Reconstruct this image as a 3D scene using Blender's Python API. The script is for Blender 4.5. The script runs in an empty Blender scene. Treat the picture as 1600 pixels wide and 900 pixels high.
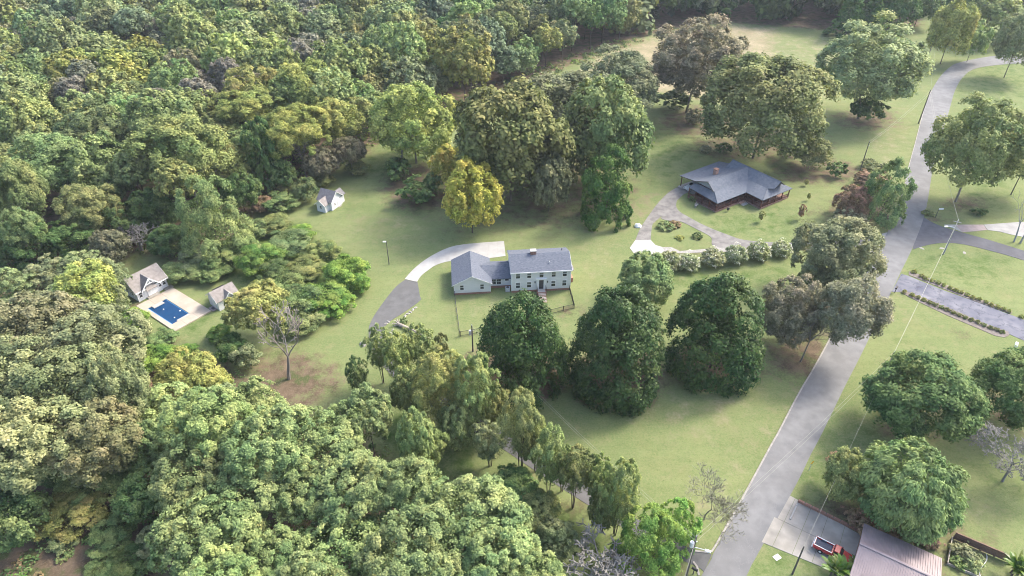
import bpy, bmesh, math, random
import numpy as np
from math import radians, sin, cos, pi, atan2, hypot
from mathutils import Vector, Matrix
from mathutils.geometry import tessellate_polygon

random.seed(7)
SC = bpy.context.scene
COL = SC.collection

# ------------------------------------------------------------------ camera, sky, sun, exposure
CAM_H, PITCH, FPX = 80.0, radians(35.8), 1067.0
cam_data = bpy.data.cameras.new('drone_camera')
cam_data.sensor_width = 36.0
cam_data.lens = 36.0 * FPX / 1600.0
cam_data.clip_start = 1.0
cam_data.clip_end = 12000.0
cam = bpy.data.objects.new('drone_camera', cam_data)
cam.location = (0, 0, CAM_H)
cam.rotation_euler = (pi / 2 - PITCH, 0, 0)
COL.objects.link(cam)
SC.camera = cam

SUN_EL, SUN_AZ = radians(44), atan2(0.86, 0.51)      # azimuth clockwise from +Y
world = bpy.data.worlds.new('World')
SC.world = world
world.use_nodes = True
wn = world.node_tree.nodes
bg = wn['Background']
sky = wn.new('ShaderNodeTexSky')
sky.sky_type = 'NISHITA'
sky.sun_disc = False
sky.sun_elevation = SUN_EL
sky.sun_rotation = SUN_AZ
sky.air_density = 1.0
sky.dust_density = 4.0
sky.ozone_density = 1.0
world.node_tree.links.new(sky.outputs[0], bg.inputs[0])
bg.inputs[1].default_value = 0.15
sun_data = bpy.data.lights.new('sun', 'SUN')
sun_data.energy = 1.35
sun_data.angle = radians(12.0)
sun_data.color = (1.0, 0.94, 0.83)
sun = bpy.data.objects.new('sun', sun_data)
sd = Vector((sin(SUN_AZ) * cos(SUN_EL), cos(SUN_AZ) * cos(SUN_EL), sin(SUN_EL)))
sun.rotation_euler = sd.to_track_quat('Z', 'Y').to_euler()
sun.location = (60, 60, 200)
COL.objects.link(sun)
SC.view_settings.view_transform = 'Standard'
SC.view_settings.look = 'None'
SC.view_settings.exposure = 1.74
SC.view_settings.gamma = 1.0
SC.cycles.max_bounces = 6
SC.cycles.diffuse_bounces = 3
SC.cycles.transparent_max_bounces = 8
SC.cycles.volume_bounces = 0
SC.cycles.volume_step_rate = 20
SC.cycles.use_adaptive_sampling = True
SC.cycles.use_denoising = True
SC.cycles.denoising_prefilter = 'ACCURATE'
SC.cycles.denoising_input_passes = 'RGB_ALBEDO_NORMAL'
SC.cycles.filter_width = 1.0

# ------------------------------------------------------------------ helpers
def at(px, py, h=0.0):
    """ground point (metres) that stands at a spot of the 1600x900 photograph, at height h"""
    dx = (px - 800) / FPX
    dy = (py - 450) / FPX
    y = cos(PITCH) - dy * sin(PITCH)
    z = -sin(PITCH) - dy * cos(PITCH)
    t = (h - CAM_H) / z
    return (dx * t, y * t)

def depth(x, y, z):
    return y * cos(PITCH) - (z - CAM_H) * sin(PITCH)

def elev(px, py):
    return PITCH + math.atan((py - 450) / FPX)

def tag(o, label=None, cat=None, group=None, kind=None):
    if label: o['label'] = label
    if cat: o['category'] = cat
    if group: o['group'] = group
    if kind: o['kind'] = kind
    return o

def empty(name, x, y, z=0.0, yaw=0.0):
    o = bpy.data.objects.new(name, None)
    o.empty_display_size = 0.5
    o.location = (x, y, z)
    o.rotation_euler = (0, 0, yaw)
    COL.objects.link(o)
    return o

def thing(name, label, cat, x, y, z=0.0, yaw=0.0, group=None):
    return tag(empty(name, x, y, z, yaw), label, cat, group)

def link_mesh(name, me, parent=None):
    o = bpy.data.objects.new(name, me)
    COL.objects.link(o)
    if parent: o.parent = parent
    return o

class MB:
    def __init__(self):
        self.v, self.f, self.m = [], [], []
    def face(self, pts, m=0):
        b = len(self.v)
        self.v += [tuple(p) for p in pts]
        self.f.append(tuple(range(b, b + len(pts))))
        self.m.append(m)
    def hexa(self, p, m=0):
        """p: 4 bottom points (ccw from above) then 4 top points"""
        b = len(self.v)
        self.v += [tuple(q) for q in p]
        for f in ((3, 2, 1, 0), (4, 5, 6, 7), (0, 1, 5, 4), (1, 2, 6, 5), (2, 3, 7, 6), (3, 0, 4, 7)):
            self.f.append(tuple(b + i for i in f))
            self.m.append(m)
        return self
    def box(self, x0, x1, y0, y1, z0, z1, m=0):
        return self.hexa([(x0, y0, z0), (x1, y0, z0), (x1, y1, z0), (x0, y1, z0),
                          (x0, y0, z1), (x1, y0, z1), (x1, y1, z1), (x0, y1, z1)], m)
    def obox(self, c, ux, sx, sy, sz, m=0):
        """box centred on c, ux = unit 2d direction of its x axis"""
        ax = Vector((ux[0], ux[1], 0)) * (sx / 2)
        ay = Vector((-ux[1], ux[0], 0)) * (sy / 2)
        az = Vector((0, 0, sz / 2))
        c = Vector(c)
        q = [c - ax - ay, c + ax - ay, c + ax + ay, c - ax + ay]
        return self.hexa([p - az for p in q] + [p + az for p in q], m)
    def slab(self, pts, th, m=0):
        """3d polygon given ccw from above, thickened downwards"""
        n = len(pts)
        b = len(self.v)
        self.v += [tuple(p) for p in pts] + [(p[0], p[1], p[2] - th) for p in pts]
        self.f.append(tuple(range(b, b + n)))
        self.f.append(tuple(range(b + 2 * n - 1, b + n - 1, -1)))
        for i in range(n):
            j = (i + 1) % n
            self.f.append((b + i, b + n + i, b + n + j, b + j))
        self.m += [m] * (n + 2)
        return self
    def prof(self, prof, axis, a0, a1, m=0):
        """closed 2d profile (horizontal, z) extruded along axis 'x' or 'y'"""
        n = len(prof)
        b = len(self.v)
        for a in (a0, a1):
            for h, z in prof:
                self.v.append((a, h, z) if axis == 'x' else (h, a, z))
        self.f.append(tuple(range(b, b + n)))
        self.f.append(tuple(range(b + 2 * n - 1, b + n - 1, -1)))
        for i in range(n):
            j = (i + 1) % n
            self.f.append((b + i, b + n + i, b + n + j, b + j))
        self.m += [m] * (n + 2)
        return self
    def tube(self, p0, p1, r0, r1, n=8, cap=True, m=0):
        p0, p1 = Vector(p0), Vector(p1)
        d = (p1 - p0)
        if d.length < 1e-6: return self
        d.normalize()
        a = d.orthogonal().normalized()
        c = d.cross(a)
        b = len(self.v)
        for p, r in ((p0, r0), (p1, r1)):
            for i in range(n):
                t = 2 * pi * i / n
                self.v.append(tuple(p + a * (r * cos(t)) + c * (r * sin(t))))
        for i in range(n):
            j = (i + 1) % n
            self.f.append((b + i, b + j, b + n + j, b + n + i))
            self.m.append(m)
        if cap:
            self.f.append(tuple(range(b + n - 1, b - 1, -1)))
            self.f.append(tuple(range(b + n, b + 2 * n)))
            self.m += [m, m]
        return self
    def path(self, pts, rads, n=6):
        for i in range(len(pts) - 1):
            self.tube(pts[i], pts[i + 1], rads[i], rads[i + 1], n)
        return self
    def dome(self, c, rx, ry, rz, nu=10, nv=4, m=0, full=False, jit=0.0, seed=0):
        rg = random.Random(seed)
        b = len(self.v)
        lo = -pi / 2 if full else 0.0
        for k in range(nv + 1):
            e = lo + (pi / 2 - lo) * k / nv
            for i in range(nu):
                t = 2 * pi * i / nu
                q = 1 + rg.uniform(-jit, jit)
                self.v.append((c[0] + rx * q * cos(e) * cos(t), c[1] + ry * q * cos(e) * sin(t), c[2] + rz * q * sin(e)))
        for k in range(nv):
            for i in range(nu):
                j = (i + 1) % nu
                self.f.append((b + k * nu + i, b + k * nu + j, b + (k + 1) * nu + j, b + (k + 1) * nu + i))
                self.m.append(m)
        return self
    def mesh(self, name, mats):
        me = bpy.data.meshes.new(name)
        me.from_pydata(self.v, [], self.f)
        if not isinstance(mats, (list, tuple)): mats = [mats]
        for q in mats: me.materials.append(q)
        if len(mats) > 1:
            me.polygons.foreach_set('material_index', self.m)
        bm = bmesh.new()
        bm.from_mesh(me)
        bmesh.ops.recalc_face_normals(bm, faces=bm.faces)
        bm.to_mesh(me)
        bm.free()
        me.update()
        return me
    def build(self, name, mats, parent=None, smooth=False):
        me = self.mesh(name, mats)
        if smooth:
            me.polygons.foreach_set('use_smooth', [True] * len(me.polygons))
        return link_mesh(name, me, parent)

def poly_sheet(name, pts, z0, z1, mat, parent=None):
    """flat sheet of any outline, with a skirt down to z0"""
    p3 = [Vector((p[0], p[1], 0)) for p in pts]
    area = sum(pts[i][0] * pts[(i + 1) % len(pts)][1] - pts[(i + 1) % len(pts)][0] * pts[i][1] for i in range(len(pts)))
    if area < 0:
        p3.reverse()
    tris = tessellate_polygon([p3])
    n = len(p3)
    v = [(p.x, p.y, z1) for p in p3] + [(p.x, p.y, z0) for p in p3]
    f = [tuple(t) for t in tris] + [(i, n + i, n + (i + 1) % n, (i + 1) % n) for i in range(n)]
    me = bpy.data.meshes.new(name)
    me.from_pydata(v, [], f)
    me.materials.append(mat)
    bm = bmesh.new(); bm.from_mesh(me)
    for fc in bm.faces:
        if abs(fc.normal.z) > 0.5 and fc.normal.z < 0: fc.normal_flip()
    bm.to_mesh(me); bm.free()
    return link_mesh(name, me, parent)

def smooth_line(pts, sub=6):
    out = []
    n = len(pts)
    for i in range(n - 1):
        p0 = pts[max(i - 1, 0)]; p1 = pts[i]; p2 = pts[i + 1]; p3 = pts[min(i + 2, n - 1)]
        for k in range(sub):
            t = k / sub
            out.append(tuple(0.5 * ((2 * p1[j]) + (-p0[j] + p2[j]) * t + (2 * p0[j] - 5 * p1[j] + 4 * p2[j] - p3[j]) * t * t
                                    + (-p0[j] + 3 * p1[j] - 3 * p2[j] + p3[j]) * t ** 3) for j in range(2)))
    out.append(tuple(pts[-1]))
    return out

def offset_line(pts, d):
    out = []
    for i, p in enumerate(pts):
        a = pts[max(i - 1, 0)]; b = pts[min(i + 1, len(pts) - 1)]
        t = Vector((b[0] - a[0], b[1] - a[1])).normalized()
        out.append((p[0] - t.y * d, p[1] + t.x * d))
    return out

def strip(name, L, R, z0, z1, mat, parent=None):
    return poly_sheet(name, list(L) + list(reversed(R)), z0, z1, mat, parent)

def ribbon(name, line, w0, w1, z0, z1, mat, parent=None):
    """raised band between offsets w0 and w1 of a line (kerbs, edging)"""
    A = offset_line(line, w0); B = offset_line(line, w1)
    mb = MB()
    for i in range(len(line) - 1):
        mb.hexa([(*A[i], z0), (*A[i + 1], z0), (*B[i + 1], z0), (*B[i], z0),
                 (*A[i], z1), (*A[i + 1], z1), (*B[i + 1], z1), (*B[i], z1)])
    return mb.build(name, mat, parent)

# ------------------------------------------------------------------ materials
def new_mat(name):
    m = bpy.data.materials.new(name)
    m.use_nodes = True
    return m, m.node_tree.nodes, m.node_tree.links, m.node_tree.nodes['Principled BSDF']

def mat_noise(name, c1, c2, scale=2.0, rough=0.8, detail=6.0, bump=0.0, bscale=None, spec=0.3, lo=0.35, hi=0.65,
              c3=None, s3=0.3, stretch=None, metallic=0.0, cracks=None):
    m, n, l, b = new_mat(name)
    tc = n.new('ShaderNodeTexCoord')
    src = tc.outputs['Object']
    if stretch:
        mp = n.new('ShaderNodeMapping'); mp.inputs['Scale'].default_value = stretch
        l.new(src, mp.inputs['Vector']); src = mp.outputs[0]
    t = n.new('ShaderNodeTexNoise'); t.inputs['Scale'].default_value = scale; t.inputs['Detail'].default_value = detail
    l.new(src, t.inputs['Vector'])
    r = n.new('ShaderNodeMapRange'); r.inputs[1].default_value = lo; r.inputs[2].default_value = hi
    l.new(t.outputs['Fac'], r.inputs[0])
    mx = n.new('ShaderNodeMix'); mx.data_type = 'RGBA'
    mx.inputs[6].default_value = (*c1, 1); mx.inputs[7].default_value = (*c2, 1)
    l.new(r.outputs[0], mx.inputs[0])
    out = mx.outputs[2]
    if c3:
        t3 = n.new('ShaderNodeTexNoise'); t3.inputs['Scale'].default_value = s3; t3.inputs['Detail'].default_value = 5
        l.new(src, t3.inputs['Vector'])
        r3 = n.new('ShaderNodeMapRange'); r3.inputs[1].default_value = 0.45; r3.inputs[2].default_value = 0.7
        l.new(t3.outputs['Fac'], r3.inputs[0])
        m3 = n.new('ShaderNodeMix'); m3.data_type = 'RGBA'; m3.inputs[7].default_value = (*c3, 1)
        l.new(out, m3.inputs[6]); l.new(r3.outputs[0], m3.inputs[0])
        out = m3.outputs[2]
    if cracks:
        sc, wd, cc = cracks
        nz = n.new('ShaderNodeTexNoise'); nz.inputs['Scale'].default_value = sc * 3
        l.new(src, nz.inputs['Vector'])
        nz.inputs['Detail'].default_value = 6; nz.inputs['Roughness'].default_value = .7
        sc_ = n.new('ShaderNodeVectorMath'); sc_.operation = 'SCALE'; sc_.inputs['Scale'].default_value = .9 / sc
        l.new(nz.outputs['Color'], sc_.inputs[0])
        ad = n.new('ShaderNodeVectorMath'); ad.operation = 'ADD'; l.new(src, ad.inputs[0]); l.new(sc_.outputs[0], ad.inputs[1])
        vo = n.new('ShaderNodeTexVoronoi'); vo.feature = 'DISTANCE_TO_EDGE'; vo.inputs['Scale'].default_value = sc
        l.new(ad.outputs[0], vo.inputs['Vector'])
        rc = n.new('ShaderNodeMapRange'); rc.inputs[1].default_value = wd * 0.3; rc.inputs[2].default_value = wd
        rc.inputs[3].default_value = 1; rc.inputs[4].default_value = 0
        l.new(vo.outputs['Distance'], rc.inputs[0])
        mc = n.new('ShaderNodeMix'); mc.data_type = 'RGBA'; mc.inputs[7].default_value = (*cc, 1)
        l.new(out, mc.inputs[6]); l.new(rc.outputs[0], mc.inputs[0])
        out = mc.outputs[2]
    l.new(out, b.inputs['Base Color'])
    b.inputs['Roughness'].default_value = rough
    b.inputs['Specular IOR Level'].default_value = spec
    b.inputs['Metallic'].default_value = metallic
    if bump:
        bt = n.new('ShaderNodeTexNoise'); bt.inputs['Scale'].default_value = bscale or scale * 4; bt.inputs['Detail'].default_value = 4
        l.new(src, bt.inputs['Vector'])
        bp = n.new('ShaderNodeBump'); bp.inputs['Strength'].default_value = bump; bp.inputs['Distance'].default_value = 0.1
        l.new(bt.outputs['Fac'], bp.inputs['Height']); l.new(bp.outputs[0], b.inputs['Normal'])
    return m

def mat_plain(name, c, rough=0.5, spec=0.4, metallic=0.0, v=0.12, scale=3.0):
    return mat_noise(name, tuple(x * (1 - v) for x in c), tuple(min(1, x * (1 + v)) for x in c), scale, rough, spec=spec, metallic=metallic)

def leaf_mat(name, from_attr=False, rough=0.65, spec=0.12, trans=0.2):
    m, n, l, b = new_mat(name)
    if from_attr:
        a = n.new('ShaderNodeAttribute'); a.attribute_name = 'tint'; base = a.outputs['Color']
    else:
        a = n.new('ShaderNodeObjectInfo'); base = a.outputs['Color']
    t = n.new('ShaderNodeAttribute'); t.attribute_name = 'tone'
    h = n.new('ShaderNodeMapRange'); h.inputs[3].default_value = 0.522; h.inputs[4].default_value = 0.478
    l.new(t.outputs['Fac'], h.inputs[0])
    v = n.new('ShaderNodeMapRange'); v.inputs[3].default_value = 0.50; v.inputs[4].default_value = 1.40
    l.new(t.outputs['Fac'], v.inputs[0])
    hs = n.new('ShaderNodeHueSaturation')
    tco = n.new('ShaderNodeTexCoord'); nz = n.new('ShaderNodeTexNoise'); nz.inputs['Scale'].default_value = .04 if from_attr else 1.4; nz.inputs['Detail'].default_value = 3
    oi = n.new('ShaderNodeObjectInfo'); va = n.new('ShaderNodeVectorMath'); va.operation = 'ADD'
    l.new(tco.outputs['Object'], va.inputs[0]); l.new(oi.outputs['Location'], va.inputs[1]); l.new(va.outputs[0], nz.inputs['Vector'])
    nr = n.new('ShaderNodeMapRange'); nr.inputs[1].default_value = .3; nr.inputs[2].default_value = .7; nr.inputs[3].default_value = -.030; nr.inputs[4].default_value = .034
    l.new(nz.outputs['Fac'], nr.inputs[0])
    hh = n.new('ShaderNodeMath'); hh.operation = 'ADD'; l.new(h.outputs[0], hh.inputs[0]); l.new(nr.outputs[0], hh.inputs[1])
    nv = n.new('ShaderNodeMapRange'); nv.inputs[1].default_value = .3; nv.inputs[2].default_value = .7; nv.inputs[3].default_value = 1.16; nv.inputs[4].default_value = .86
    l.new(nz.outputs['Fac'], nv.inputs[0])
    vv = n.new('ShaderNodeMath'); vv.operation = 'MULTIPLY'; l.new(v.outputs[0], vv.inputs[0]); l.new(nv.outputs[0], vv.inputs[1])
    l.new(base, hs.inputs['Color']); l.new(hh.outputs[0], hs.inputs['Hue']); l.new(vv.outputs[0], hs.inputs['Value'])
    l.new(hs.outputs[0], b.inputs['Base Color'])
    b.inputs['Roughness'].default_value = rough
    b.inputs['Specular IOR Level'].default_value = spec
    tr = n.new('ShaderNodeBsdfTranslucent')
    ty = n.new('ShaderNodeMix'); ty.data_type = 'RGBA'; ty.blend_type = 'MULTIPLY'; ty.inputs[0].default_value = 1
    ty.inputs[7].default_value = (1.15, 1.25, 0.7, 1)
    l.new(hs.outputs[0], ty.inputs[6]); l.new(ty.outputs[2], tr.inputs['Color'])
    mx = n.new('ShaderNodeMixShader'); mx.inputs[0].default_value = trans
    l.new(b.outputs[0], mx.inputs[1]); l.new(tr.outputs[0], mx.inputs[2])
    l.new(mx.outputs[0], n['Material Output'].inputs['Surface'])
    return m

M = {}
M['leaf'] = leaf_mat('leaf')
M['leaf_far'] = leaf_mat('leaf_far', True)
M['leaf_gloss'] = leaf_mat('leaf_gloss', False, 0.5, 0.2, 0.12)
M['bark'] = mat_noise('bark', (.07, .055, .045), (.14, .12, .10), 4, .9, stretch=(1, 1, .2))
M['bark_pale'] = mat_noise('bark_pale', (0.165, 0.145, 0.12), (0.27, 0.245, 0.215), 4, .9, stretch=(1, 1, .2))
M['twig_grey'] = mat_noise('twig_grey', (0.17, 0.16, 0.142), (0.26, 0.248, 0.225), 2, .9)
M['twig_olive'] = mat_noise('twig_olive', (.19, .18, .13), (.27, .26, .19), 2, .9)
M['asphalt_road'] = mat_noise('asphalt_road', (0.16, 0.16, 0.16), (0.208, 0.208, 0.207), .55, .9, 8, .12, 60, .25, c3=(0.138, 0.138, 0.139), s3=.09,
                              cracks=(.35, .010, (.20, .20, .205)))
M['asphalt_mid'] = mat_noise('asphalt_mid', (0.1, 0.0995, 0.099), (0.135, 0.134, 0.133), .6, .9, 8, .1, 60, .25, c3=(0.12, 0.118, 0.115), s3=.2, cracks=(.3, .012, (.10, .10, .10)))
M['asphalt_dark'] = mat_noise('asphalt_dark', (0.085, 0.086, 0.1), (0.115, 0.116, 0.13), .7, .9, 8, .1, 60, .25, c3=(0.1, 0.098, 0.105), s3=.2)
M['asphalt_old'] = mat_noise('asphalt_old', (0.145, 0.138, 0.132), (0.21, 0.2, 0.19), .8, .9, 8, .12, 50, .25, c3=(0.235, 0.225, 0.21), s3=.4, cracks=(.25, .012, (.14, .13, .12)))
M['asphalt_tar'] = mat_noise('asphalt_tar', (0.11, 0.115, 0.145), (0.215, 0.215, 0.24), .6, .9, 9, .12, 50, .25, c3=(0.1, 0.105, 0.14), s3=.3, stretch=(1, 1, 1),
                             cracks=(.30, .018, (.055, .057, .07)))
M['concrete'] = mat_noise('concrete', (0.28, 0.26, 0.225), (0.37, 0.345, 0.305), .5, .85, 8, .05, 30, c3=(0.22, 0.208, 0.185), s3=.28)
M['concrete_white'] = mat_noise('concrete_white', (0.34, 0.33, 0.31), (0.4, 0.39, 0.37), .6, .85, 8, .04, 30)
M['concrete_deck'] = mat_noise('concrete_deck', (0.375, 0.325, 0.262), (0.43, 0.385, 0.32), .5, .85, 8, .04, 30, c3=(0.345, 0.285, 0.23), s3=.3)
M['concrete_pink'] = mat_noise('concrete_pink', (0.25, 0.2, 0.195), (0.31, 0.26, 0.255), .8, .85, 8)
M['concrete_grey'] = mat_noise('concrete_grey', (0.26, 0.255, 0.25), (0.33, 0.325, 0.315), .6, .85, 8)
M['kerb'] = mat_noise('kerb', (0.25, 0.235, 0.21), (0.34, 0.32, 0.29), 1.2, .85)
M['gravel'] = mat_noise('gravel', (0.24, 0.23, 0.21), (0.35, 0.335, 0.315), 3, .95, 10, .3, 20)
M['shingle'] = mat_noise('shingle', (.085, .098, .125), (.15, .165, .20), 2.2, .85, 8, .3, 12, .25, stretch=(1, 2.5, 2.5), c3=(.12, .135, .165), s3=.5)
M['shingle_blue'] = mat_noise('shingle_blue', (.105, .12, .148), (.148, .163, .192), 1.6, .85, 8, .25, 12, .25, c3=(.125, .14, .17), s3=.4)
M['shingle_tan'] = mat_noise('shingle_tan', (0.21, 0.19, 0.175), (0.28, 0.255, 0.24), 2, .9, 8, .25, 12, .2)
M['shingle_grey'] = mat_noise('shingle_grey', (.16, .15, .155), (.22, .21, .215), 2, .9, 8, .25, 12, .2)
M['siding'] = mat_noise('siding', (0.68, 0.68, 0.69), (0.74, 0.74, 0.75), 1.2, .6, 4, .15, 3, .35, stretch=(.3, .3, 6))
M['siding_white'] = mat_noise('siding_white', (.64, .645, .67), (.72, .725, .75), 1.2, .6, 4, .15, 3, .35, stretch=(.3, .3, 6))
M['siding_blue'] = mat_noise('siding_blue', (.30, .33, .375), (.36, .39, .43), 1.2, .6, 4, .15, 3, .35, stretch=(.3, .3, 6))
M['white'] = mat_plain('white', (.80, .80, .80), .5, .4, v=.04)
M['brick'] = mat_noise('brick', (0.26, 0.135, 0.095), (0.37, 0.21, 0.155), 9, .85, 4, .2, 20)
M['brick_pale'] = mat_noise('brick_pale', (.34, .20, .15), (.46, .30, .24), 7, .85, 4, .2, 20)
M['glass'] = mat_plain('glass', (.03, .035, .04), .08, .7)
M['glass_mid'] = mat_plain('glass_mid', (.16, .17, .18), .12, .7)
M['black'] = mat_plain('black', (.02, .02, .02), .5, .4)
M['dark_metal'] = mat_plain('dark_metal', (.05, .05, .055), .5, .4)
M['redwood'] = mat_noise('redwood', (.085, .03, .025), (.15, .06, .05), 3, .7, stretch=(1, 1, 6))
M['porch_deck'] = mat_noise('porch_deck', (.20, .125, .105), (.28, .18, .15), 3, .8)
M['wood_brown'] = mat_noise('wood_brown', (.14, .085, .06), (.23, .145, .11), 3, .85, stretch=(.4, 6, 6))
M['wood_grey'] = mat_noise('wood_grey', (.26, .235, .205), (.38, .35, .31), 3, .85)
M['pole_wood'] = mat_noise('pole_wood', (.07, .065, .06), (.13, .12, .11), 3, .9, stretch=(4, 4, .3))
M['pole_grey'] = mat_noise('pole_grey', (.25, .245, .245), (.36, .355, .355), 3, .9, stretch=(4, 4, .3))
M['wire'] = mat_plain('wire', (.30, .30, .25), .5, .4)
M['steel'] = mat_plain('steel', (.55, .56, .57), .4, .5)
M['roof_metal'] = mat_noise('roof_metal', (.27, .215, .215), (.33, .27, .27), .4, .5, 5, spec=.45, c3=(.24, .19, .195), s3=.35)
M['pool_water'] = None
M['pool_tile'] = mat_plain('pool_tile', (.04, .20, .42), .4, .5)
M['stone'] = mat_noise('stone', (0.28, 0.265, 0.235), (0.38, 0.36, 0.33), 2, .9)
M['red_paint'] = mat_plain('red_paint', (.42, .035, .035), .25, .6, v=.06)
M['bed_liner'] = mat_noise('bed_liner', (.055, .065, .09), (.09, .10, .135), 6, .7)
M['tyre'] = mat_plain('tyre', (.02, .02, .022), .8, .2)
M['yellow'] = mat_plain('yellow', (.75, .48, .04), .5, .4)
M['log'] = mat_noise('log', (0.26, 0.225, 0.18), (0.37, 0.33, 0.28), 3, .9)
M['soil'] = mat_noise('soil', (.13, .085, .06), (.20, .14, .10), 1.5, .95, 8, .3, 12)
M['mulch'] = mat_noise('mulch', (0.15, 0.125, 0.11), (0.21, 0.185, 0.165), 2.5, .95, 8, .3, 12)
M['banana'] = leaf_mat('banana', False, .4, .4, .3)
m, n, l, b = new_mat('pool_water')
tc = n.new('ShaderNodeTexCoord'); t = n.new('ShaderNodeTexNoise'); t.inputs['Scale'].default_value = .5; t.inputs['Detail'].default_value = 3
l.new(tc.outputs['Object'], t.inputs['Vector'])
mx = n.new('ShaderNodeMix'); mx.data_type = 'RGBA'
mx.inputs[6].default_value = (.003, .028, .085, 1); mx.inputs[7].default_value = (.006, .050, .135, 1)
l.new(t.outputs['Fac'], mx.inputs[0]); l.new(mx.outputs[2], b.inputs['Base Color'])
b.inputs['Roughness'].default_value = .08; b.inputs['IOR'].default_value = 1.33
t2 = n.new('ShaderNodeTexNoise'); t2.inputs['Scale'].default_value = 3
l.new(tc.outputs['Object'], t2.inputs['Vector'])
bp = n.new('ShaderNodeBump'); bp.inputs['Strength'].default_value = .15; bp.inputs['Distance'].default_value = .05
l.new(t2.outputs['Fac'], bp.inputs['Height']); l.new(bp.outputs[0], b.inputs['Normal'])
M['pool_water'] = m
HAZE = 0.00014

# ------------------------------------------------------------------ the ground
def gpoly(pts):
    out = []
    for p in pts:
        out.append(at(*p))
    return out

def zone_mask(X, Y, pts, feather):
    P = np.array(gpoly(pts))
    Q = np.roll(P, -1, 0)
    ins = np.zeros(X.shape, bool)
    dmin = np.full(X.shape, 1e9)
    for (x0, y0), (x1, y1) in zip(P, Q):
        c = (y0 > Y) != (y1 > Y)
        with np.errstate(divide='ignore', invalid='ignore'):
            xi = x0 + (Y - y0) * (x1 - x0) / ((y1 - y0) if abs(y1 - y0) > 1e-9 else 1e-9)
        ins ^= c & (X < xi)
        dx, dy = x1 - x0, y1 - y0
        t = np.clip(((X - x0) * dx + (Y - y0) * dy) / (dx * dx + dy * dy + 1e-9), 0, 1)
        dmin = np.minimum(dmin, np.hypot(X - x0 - t * dx, Y - y0 - t * dy))
    s = np.where(ins, dmin, -dmin)
    return np.clip(0.5 + s / (2 * feather), 0, 1)

def ell(cx, cy, rx, ry, n=20):
    return [(cx + rx * cos(2 * pi * i / n), cy + ry * sin(2 * pi * i / n)) for i in range(n)]

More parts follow.
